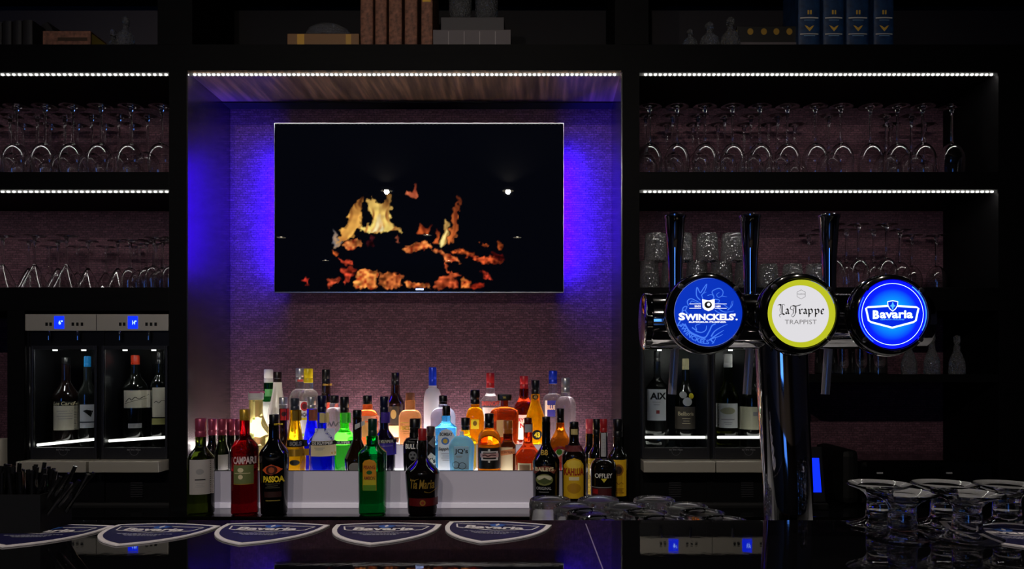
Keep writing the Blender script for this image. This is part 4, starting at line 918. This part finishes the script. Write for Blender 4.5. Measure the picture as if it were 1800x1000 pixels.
# round signs
def face_mat(name, stops, strength):
    m = bpy.data.materials.new(name); m.use_nodes = True; n, l, p = nodes(m)
    t = n.new('ShaderNodeTexCoord'); ln = n.new('ShaderNodeVectorMath'); ln.operation = 'LENGTH'; l.new(t.outputs['Object'], ln.inputs[0])
    ml = n.new('ShaderNodeMath'); ml.operation = 'MULTIPLY'; ml.inputs[1].default_value = 1/.05; l.new(ln.outputs['Value'], ml.inputs[0])
    c = ramp(m, ml.outputs[0], stops); p.inputs['Base Color'].default_value = (.01,.01,.02,1); p.inputs['Roughness'].default_value = .08
    l.new(c, p.inputs['Emission Color']); p.inputs['Emission Strength'].default_value = strength; return m
def glow(name, rgb=(0,0,0), s=1.0): return M(name, (10,10,12), .3, emis=rgb, es=s)
MD = 1.0
def medallion(px, py, name_mats, art, k):
    x_, z_ = X(px,MD), Z(py,MD); R = 72.5/F*MD
    m = lathe('tap_sign', [(0,.024),(R*.9,.024),(R*.985,.020),(R,.012),(R*.985,.004),(R*.95,.0),(R*.86,-.003),(R*.84,-.001),(0,-.001)], blackgloss, tt, (x_-L_.x, MD-L_.y, z_-L_.z), axis='Y', seg=64)
    lathe('rim', [(R*.985,.023),(R*1.012,.020),(R*1.012,.016),(R*.985,.014),(R*.985,.023)], chrome, m, axis='Y', seg=64)
    lathe('neck', [(.018,.023),(.018,.066),(.0,.066),(.0,.023),(.018,.023)], chrome, m, axis='Y', seg=24)
    for a in (40, 135, 222, 318):
        a = math.radians(a)
        lathe('screw', [(0,-.0035),(.0035,-.003),(.0042,-.001),(.0042,.002),(0,.002)], silver, m, (R*.9*math.cos(a), -.0008, R*.9*math.sin(a)), axis='Y', seg=10)
    A = Art(); art(A); A.build('sign_face', lambda x, z, o: (x, -.0012-o, z), m, maxlen=0, step=.00012)
    return m
s_ = 1/F*MD
def q1(c, pts): return [((x-c[0])*s_, (c[1]-y)*s_) for x, y in pts]
swf = glow('lit royal blue', (0,50,190)); swl = glow('lit pale blue', (70,125,245)); lw = glow('lit white', (250,250,255), 1.1); lk = glow('unlit ink', (0,0,0), 0)
lkb = M('sign ink', (12,12,14), .4)
def art1(A):
    c = (1243,550); Z1 = lambda pts: [((x*.16006+1160-c[0])*s_, (c[1]-(y*.16+470))*s_) for x, y in pts]   # crop pixels -> metres
    A.poly(ell((1245-1243)*s_,(550-549)*s_,60*s_,60*s_,60), swf, 1)
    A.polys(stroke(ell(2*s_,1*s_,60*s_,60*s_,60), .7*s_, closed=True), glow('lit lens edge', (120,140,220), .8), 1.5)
    for pts, w0, w1 in [
        ([(440,360),(400,310),(405,220),(440,280),(470,240),(512,185),(490,260),(450,310)],12,9), ([(470,350),(460,300),(510,270)],12,3),
        ([(310,420),(300,370),(340,345),(400,370),(450,400)],12,8), ([(330,400),(350,370),(420,400)],9,5),
        ([(190,640),(235,560),(250,450),(295,430),(280,480),(320,520)],14,8), ([(235,500),(265,470),(300,500)],10,5),
        ([(560,370),(590,330),(570,270),(610,240),(655,232),(690,265),(680,310),(640,330),(620,300),(650,275)],12,6), ([(600,350),(650,360),(640,390)],10,6),
        ([(520,310),(560,300),(590,315)],9,6), ([(680,315),(735,325)],9,3),
        ([(620,390),(700,410),(760,450),(790,370)],9,5), ([(740,470),(790,420),(800,365)],12,3), ([(620,430),(700,490),(810,480)],14,5), ([(600,470),(650,500),(740,510)],10,4),
        ([(270,620),(320,700),(400,745),(490,770),(540,700),(570,640),(610,620)],18,12), ([(350,660),(400,690),(390,640),(440,620)],14,6), ([(390,700),(450,715),(500,690),(510,640)],14,8),
        ([(200,640),(280,640),(330,720),(430,765),(500,790)],10,10), ([(560,760),(600,700),(680,650),(740,625)],16,4), ([(540,800),(620,740),(700,690)],18,5), ([(590,830),(560,790),(640,760),(690,735)],16,4), ([(570,840),(600,800),(610,770)],10,4)]:
        A.polys(stroke(smooth_line(Z1(pts),5), w0*.16*s_, w1*.16*s_), swl, 2)
    def arcw(x, z):
        a = math.radians(-123)+x/(56*s_)*.98; r_ = 54*s_+z; return (2*s_+r_*math.cos(a), 1*s_+r_*math.sin(a))
    # lettering that follows the lower left rim
    A.text('SWINCKELS', 0, 0, 62*s_, 8*s_, swl, 3, .03, warp=lambda x, z: (lambda a, r_: (2*s_+r_*math.cos(a), 1*s_+r_*math.sin(a)))(math.radians(-123)+x/(52*s_), 52*s_-z))
    A.poly(Z1([(460,350),(530,362),(598,350),(600,440),(575,465),(530,482),(485,465),(465,440)]), lw, 4)
    A.poly(ell(*Z1([(527,412)])[0],6.5*s_,6*s_,14), lkb, 5).poly(ell(*Z1([(532,408)])[0],3*s_,3*s_,10), lw, 6)
    for a, b2 in ((320,450),(600,730)):
        for y in (402,450): A.polys(stroke(Z1([(a,y),(b2,y)]), 1.1*s_), lw, 4)
    A.text('SINDS', *Z1([(412,428)])[0], 11*s_, 3.6*s_, lw, 4, .03).text('1680', *Z1([(636,428)])[0], 9*s_, 3.6*s_, lw, 4, .03)
    A.text('S', *Z1([(238,540)])[0], 11.5*s_, 13.5*s_, lw, 5, .05).text("WINCKELS'.", *Z1([(560,545)])[0], 93*s_, 12*s_, lw, 5, .05)
    A.text('SUPERIEUR PILSENER', *Z1([(520,600)])[0], 66*s_, 2.8*s_, lw, 5, .05)
medallion(1243, 550, None, art1, 0)
lime = glow('lit lime', (190,195,35)); offw = glow('lit off white', (226,224,228), .98)
def nib(A, pts, c, w, mat, ang=42):
    n_ = Vector((math.cos(math.radians(ang)), math.sin(math.radians(ang))))*w/2
    for a, b2 in zip(pts, pts[1:]):
        a, b2 = Vector(a), Vector(b2)
        A.poly([tuple(a-n_), tuple(a+n_), tuple(b2+n_), tuple(b2-n_)], mat, 4)
def art2(A):
    c = (1407,551); k_ = .16
    Z2 = lambda pts: [((x*k_+1330-c[0])*s_, (c[1]-(y*k_+470))*s_) for x, y in pts]
    cc = Z2([(490,507)])[0]
    A.poly(ell(*cc,59.5*s_,59.5*s_,64), lime, 1).poly(ell(*Z2([(477,510)])[0],50*s_,50*s_,64), offw, 2)
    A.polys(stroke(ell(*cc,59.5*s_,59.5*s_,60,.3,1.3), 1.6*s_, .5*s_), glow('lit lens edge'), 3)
    hx = [(485,248),(530,272),(530,322),(485,348),(440,322),(440,272)]
    gk = M('sign grey ink', (95,95,98), .4)
    A.polys(stroke(Z2(hx), .6*s_, closed=True), gk, 4).text('TRAPPISTES', *Z2([(485,295)])[0], 13*s_, 2.4*s_, gk, 4, .0)
    w_ = 17*k_*s_; t_ = 6*k_*s_
    def L(off, *ls):
        for pts in ls: nib(A, Z2([(x+off, y) for x, y in pts]), c, w_, lkb)
    def T(off, *ls):
        for pts in ls: A.polys(stroke(smooth_line(Z2([(x+off, y) for x, y in pts]),5), t_*1.2, t_*.5), lkb, 4)
    # L
    L(0, [(275,420),(275,505)], [(262,515),(280,508),(300,520),(318,508)]); L(0, [(230,415),(250,408),(268,418)]); T(0, [(262,425),(252,470),(262,505)], [(275,415),(295,405),(305,420)], [(262,515),(245,525),(258,550)])
    # a
    L(0, [(312,465),(328,455),(342,470),(342,500),(352,512)], [(342,478),(318,490),(318,502),(330,510)])
    # T
    L(0, [(370,430),(395,420),(420,428),(455,418),(480,412)], [(425,430),(425,500),(415,522)]); T(0, [(372,430),(365,455),(395,470),(395,505),(375,528)], [(408,440),(400,480),(408,515)], [(415,522),(395,545),(375,530)])
    # r a p p e
    L(0, [(462,460),(470,470),(470,505),(480,512)], [(470,472),(488,458),(498,465)])
    L(0, [(508,465),(524,456),(538,470),(538,500),(548,512)], [(538,478),(514,490),(514,502),(526,510)])
    for o_ in (0, 72): L(o_, [(562,458),(570,468),(570,545)], [(572,466),(592,456),(606,470),(606,500),(588,512),(572,504)])
    L(0, [(722,484),(708,490)], [(704,468),(704,500),(718,514),(735,504)], [(704,466),(720,456),(732,468),(720,484)])
    A.text('TRAPPIST', *Z2([(480,600)])[0], 56*s_, 7.5*s_, M('pale sign ink', (120,118,122), .4), 4, -.01)
medallion(1407, 551, None, art2, 1)
bavf = face_mat('lit bavarian blue', [(0,(0,170,255)),(.35,(0,130,255)),(.7,(0,25,255)),(1,(0,0,235))], 1.5)
cyanw = glow('lit cyan white', (215,245,255), 1.8); bdeep = glow('lit deep blue', (0,35,205), 1.3); bsky = glow('lit sky blue', (80,180,255), 1.2)
def badge(sx, sz, x0=0, z0=0):
    return [(x0-sx*.98, z0+sz*.72), (x0-sx*.9, z0+sz*.82), (x0, z0+sz*.95), (x0+sx*.9, z0+sz*.82), (x0+sx*.98, z0+sz*.72), (x0+sx*.88, z0-sz*.35), (x0+sx*.78, z0-sz*.5), (x0, z0-sz*.98), (x0-sx*.78, z0-sz*.5), (x0-sx*.88, z0-sz*.35)]
def art3(A):
    c = (1568,553); k_ = .16
    Z3 = lambda pts: [((x*k_+1490-c[0])*s_, (c[1]-(y*k_+470))*s_) for x, y in pts]
    cc = Z3([(487,515)])[0]
    A.poly(ell(*cc,60.5*s_,60.5*s_,64), bavf, 1)
    A.polys(stroke(ell(*cc,54*s_,54*s_,64), .9*s_, closed=True), cyanw, 2)
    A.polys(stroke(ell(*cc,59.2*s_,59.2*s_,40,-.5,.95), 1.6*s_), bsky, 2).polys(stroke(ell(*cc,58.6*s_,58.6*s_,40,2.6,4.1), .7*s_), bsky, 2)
    bc = Z3([(484,540)])[0]; pts = badge(47*s_, 20*s_, *bc)
    A.poly(pts, bdeep, 2); A.polys(stroke(pts, 3.2*s_, closed=True), cyanw, 3)
    sh = [(x, z) for x, z in Z3([(432,378),(488,366),(545,378),(540,420),(520,455),(488,482),(456,455),(436,420)])]
    A.poly(sh, bdeep, 4); A.polys(stroke(sh, 1.5*s_, closed=True), cyanw, 5); A.poly(Z3([(488,372),(500,410),(520,425),(500,435),(488,470),(476,435),(456,425),(476,410)]), bsky, 6)
    A.text('B', *Z3([(304,520)])[0], 11*s_, 15*s_, cyanw, 7, .05).text('avaria', *Z3([(528,516)])[0], 58*s_, 14*s_, cyanw, 7, .03).text('LIESHOUT HOLLAND', *Z3([(484,573)])[0], 42*s_, 2.2*s_, bsky, 7, .02)
medallion(1568, 553, None, art3, 2)

# ================================================================== BEER MATS
matw = M('mat board', (196,190,194), .7); matn = M('mat navy print', (13,11,56), .5); matb = M('mat blue print', (40,80,150), .5)
CB = [(-.500,.330),(-.30,.375),(0,.415),(.30,.375),(.500,.330)]
def shield(s):
    l_ = smooth_line([(.500,.330),(.478,.10),(.39,-.13),(.22,-.33),(0,-.47)], 6); r_ = smooth_line([(0,-.47),(-.22,-.33),(-.39,-.13),(-.478,.10),(-.500,.330)], 6)
    t_ = smooth_line(CB, 4)
    pts = t_[:-1]+l_[:-1]+r_[:-1]; return [(x*s, y*s) for x, y in pts]
def coaster_mesh():
    S = .1435; bm = bmesh.new(); o = shield(S); th_ = .0016
    lo = [bm.verts.new((x,y,0)) for x, y in o]; hi = [bm.verts.new((x,y,th_)) for x, y in o]
    for i in range(len(o)): j = (i+1) % len(o); bm.faces.new((lo[j],lo[i],hi[i],hi[j]))
    bm.faces.new(lo); bm.faces.new(hi[::-1])
    bmesh.ops.recalc_face_normals(bm, faces=bm.faces[:])
    me = bpy.data.meshes.new('beer_mat'); bm.to_mesh(me); bm.free(); me.materials.append(matw)
    A = Art(); A.poly([(x*.9, y*.9) for x, y in o], matn, 1)
    bg = badge(.058, .0185, 0, .018); A.polys(stroke(bg, .0022, closed=True), matw, 2)
    A.poly([(-.012,.034),(0,.0395),(.012,.034),(.008,.024),(0,.018),(-.008,.024)], matb, 3).poly([(0,.038),(.003,.031),(0,.024),(-.003,.031)], matw, 4)
    A.text('Bavaria', 0, .014, .080, .0175, matw, 4, .035)
    rq = random.Random(2)
    for i, wd in enumerate((.072,.05,.04)):      # rows of print too small to read
        x = -wd/2
        while x < wd/2:
            l_ = rq.uniform(.002,.006); A.poly(rect(x+l_/2, -.010-i*.0052, l_/2, .0011), ink((150,150,170)), 3); x += l_+.0012
    tmp = A.build('tmp', lambda x, z, o_: (x, z, th_+o_*.6), None, maxlen=0); bm = bmesh.new(); bm.from_mesh(me); n0 = len(bm.faces)
    tm = tmp.data; base_mats = [matw]+[m_ for m_ in tm.materials]
    bm.from_mesh(tm); bm.faces.ensure_lookup_table()
    bpy.data.objects.remove(tmp)
    for f in bm.faces[n0:]:
        f.material_index += 1
        if f.normal.z < 0: f.normal_flip()
    me.materials.clear()
    for m_ in base_mats: me.materials.append(m_)
    bm.to_mesh(me); bm.free()
    return me
cm = coaster_mesh()
def bp(px, py): d = (CZ-BAR_Z)*F/(py-VY); return X(px,d), d
for k, (lf, rt, bt, lab) in enumerate((((-165,948),(21,925),(-130,965),'shield-shaped beer mat cut off by the left picture edge'),
        ((-12,950),(197,927),(10,962),'shield-shaped beer mat beneath the black straws at far left'),
        ((174,945),(387,926.5),(204,960.5),'shield-shaped blue beer mat, second whole one from the left'),
        ((379,940),(579,925),(422,958.5),'shield-shaped blue beer mat below the two leftmost tall bottles'),
        ((585.5,936),(775,924),(653,958.5),'shield-shaped blue beer mat below the green bottle'),
        ((782,933),(969,925),(845.6,955.5),'shield-shaped blue beer mat nearest the upturned tumblers'),
        ((1652,925.5),(1858,938),(1800,951),'beer mat glowing blue beneath the stacked glasses at right edge'))):
    # rotation from the two shoulder points
    a, b2 = bp(*lf), bp(*rt)
    if k < 6:
        tip, bot = bp(*rt), bp(*bt)
        # local tip (.5,.33)S, bottom (0,-.47)S
        S = .1435; lv = Vector((.5*S, .80*S)); wv = Vector((tip[0]-bot[0], tip[1]-bot[1]))
        ang = math.atan2(wv.y, wv.x)-math.atan2(lv.y, lv.x)
        mid = Vector(((tip[0]+bot[0])/2, (tip[1]+bot[1])/2)); lm = Vector((.25*S, -.07*S)); lm.rotate(Matrix.Rotation(ang,2))
        loc = (mid.x-lm.x, mid.y-lm.y, BAR_Z+.0003+.0018*0)
    else:
        ang = math.radians(-14); S = .1435; lm = Vector((-.5*S,.33*S)); lm.rotate(Matrix.Rotation(ang,2)); loc = (a[0]-lm.x, a[1]-lm.y, BAR_Z+.0003)
    o = link('beer_mat', cm, None, loc); o.rotation_euler.z = ang; tag(o, lab, 'beer mat', 'beer mats along the bar')

# ================================================================== THINGS ON AND BEHIND THE BAR
up = tumbler_mesh('water_tumbler', .092, .0375, .0375, glass, wall=.0022, base=.014, seg=40)
SV = .9252
rows = {'back':(1.338,(967,1052,1150)), 'second':(1.272,(1011,1099,1206)), 'third':(1.212,(1035,1135,1235)), 'front':(1.150,(1058,1163,1272))}
for rn, (d_, pxs) in rows.items():
    for k, px in enumerate(pxs):
        o = link('tumbler', up, None, (X(px,d_), d_, SV))
        tag(o, 'upturned clear tumbler, %s in %s row of the group behind the bar edge' % (['left','middle','right'][k], rn), 'tumbler', 'upturned tumblers behind the bar')
# hourglass-shaped stem dishes at the right
hg = [(0,.0012),(.041,0),(.043,.0015),(.041,.003),(.029,.006),(.0200,.010),(.0180,.014),(.0175,.03),(.0165,.0365),(.0172,.039),(.0178,.042),(.021,.0465),(.030,.052),(.042,.0565),(.0435,.058),(.0425,.0592),(.030,.0555),(.018,.050),(.0145,.044),(.0145,.041),(0,.0405)]
hm = lathe_mesh('glass_dish', hg, glass, seg=48)
inner = lathe_mesh('hollow', [(0,.010),(.012,.0105),(.0142,.014),(.0138,.030),(.011,.0345),(0,.035)], glass, seg=32)
bm = bmesh.new(); bm.from_mesh(inner); bmesh.ops.reverse_faces(bm, faces=bm.faces[:]); bm.from_mesh(hm); bm.to_mesh(hm); bm.free()
for k, (px, d_, lab) in enumerate(((1546,1.010,'hourglass-shaped clear glass at the back, nearest the tap column'),(1660,1.012,'hourglass-shaped clear glass, middle of the back row'),(1770,1.005,'hourglass-shaped clear glass, back row by the right edge'),
        (1586,.940,'hourglass-shaped clear glass at the front, left of the pair'),(1700,.935,'hourglass-shaped clear glass in front, beside the blue mat'))):
    o = link('glass_dish', hm, None, (X(px,d_), d_, BAR_Z+.0004)); o.scale = (.98,.98,.97); tag(o, lab, 'glass', 'hourglass glasses on the bar')
# straws
hx0, hx1 = X(-20,1.0), X(112,1.0)
stc = empty('straw_caddy', ((hx0+hx1)/2, .985, BAR_Z)); tag(stc, 'black square caddy holding straws at the left end of bar', 'straw holder')
bm = bmesh.new(); cwx, cwy, chh = (hx1-hx0)/2, .032, .052
for q in ((-cwx,cwx,-cwy,-cwy+.003),(-cwx,cwx,cwy-.003,cwy),(-cwx,-cwx+.003,-cwy+.003,cwy-.003),(cwx-.003,cwx,-cwy+.003,cwy-.003)): add_box(bm, q[0], q[1], q[2], q[3], .002, chh)
bm_obj('caddy_wall', bm, matt, stc)
pb(stc, 'caddy_base', matt, hx0, hx1, .985-cwy, .985+cwy, BAR_Z+.0003, BAR_Z+.002)
strawm = M('black straw', (9,9,10), .22, coat=.3)
rr = random.Random(5)
for k in range(52):
    lean = k >= 44
    x_ = hx0+.008+(hx1-hx0-.016)*((k+.5)/44 if not lean else rr.uniform(.75,.97)); y_ = .985+rr.uniform(-.024,.024)
    top = Z(rr.uniform(811,826), 1.0) if not lean else Z(rr.uniform(815,850),1.0)
    tx = x_+rr.uniform(-.008,.014) if not lean else x_+rr.uniform(.02,.062)
    bm = bmesh.new(); tube(bm, [(0,0,0),((tx-x_)*.5,0,(top-BAR_Z-.004)*.5),(tx-x_, rr.uniform(-.006,.006), top-BAR_Z-.004)], .0026, 8)
    o = bm_obj('drinking_straw', bm, strawm, None, (x_, y_, BAR_Z+.0035), smooth=True)
    tag(o, 'black straw leaning right out of the straw caddy' if lean else 'black straw standing upright in the straw caddy', 'straw', 'straws leaning out of the caddy' if lean else 'upright straws in the caddy')
# metal jug on the far left
t = empty('metal_jug', (X(2,2.55), 2.55, CNT_Z)); tag(t, 'small steel jug at the left edge beside the wine dispenser', 'jug')
hj = Z(771,2.55)-CNT_Z
lathe('jug_body', [(0,0),(.03,0),(.031,.005),(.03,hj*.9),(.028,hj),(.0265,hj),(.0285,hj*.9),(.029,.006),(0,.006)], steel, t, seg=28)
# dark till and machine on the right counter
t = empty('counter_machine', (X(1600,2.45), 2.5, CNT_Z)); tag(t, 'low black machine with rounded hood and grey knob on right counter', 'machine')
bm = bmesh.new(); add_box(bm, X(1500,2.5)-t.location.x, X(1728,2.5)-t.location.x, -.06, .22, .004, .15, .02); bm_obj('machine_body', bm, blackgloss, t)
bm = bmesh.new(); add_box(bm, X(1470,2.5)-t.location.x, X(1500,2.5)-t.location.x, -.05, .20, .004, .185, .022); bm_obj('hood', bm, matt, t)
lathe('knob', [(0,-.075),(.014,-.074),(.017,-.066),(.016,-.058),(0,-.058)], M('grey knob', (130,130,132), .35), t, (X(1513,2.43)-t.location.x, 0, .075), axis='Y', seg=20)
for px in (1546,1668): box('button', M('machine button', (150,150,155), .4), X(px-5,2.44)-t.location.x, X(px+5,2.44)-t.location.x, -.064, -.058, .108, .113, t)
t = empty('till_screen', (X(1424,2.40), 2.40, CNT_Z)); tag(t, 'small till with blue lit screen half hidden by tap column', 'till')
bm = bmesh.new(); add_box(bm, -.045, .045, -.002, .018, .02, .20, .004, rot=Matrix.Rotation(-.2,3,'X')); bm_obj('screen_case', bm, matt, t)
bm = bmesh.new(); add_box(bm, -.040, .030, -.001, .0005, .055, .165, rot=Matrix.Rotation(-.2,3,'X')); so = bm_obj('screen', bm, screen_blue, t); so.location.y = -.007
box('stand', matt, -.05, .05, -.03, .06, .0005, .022, t, .004)
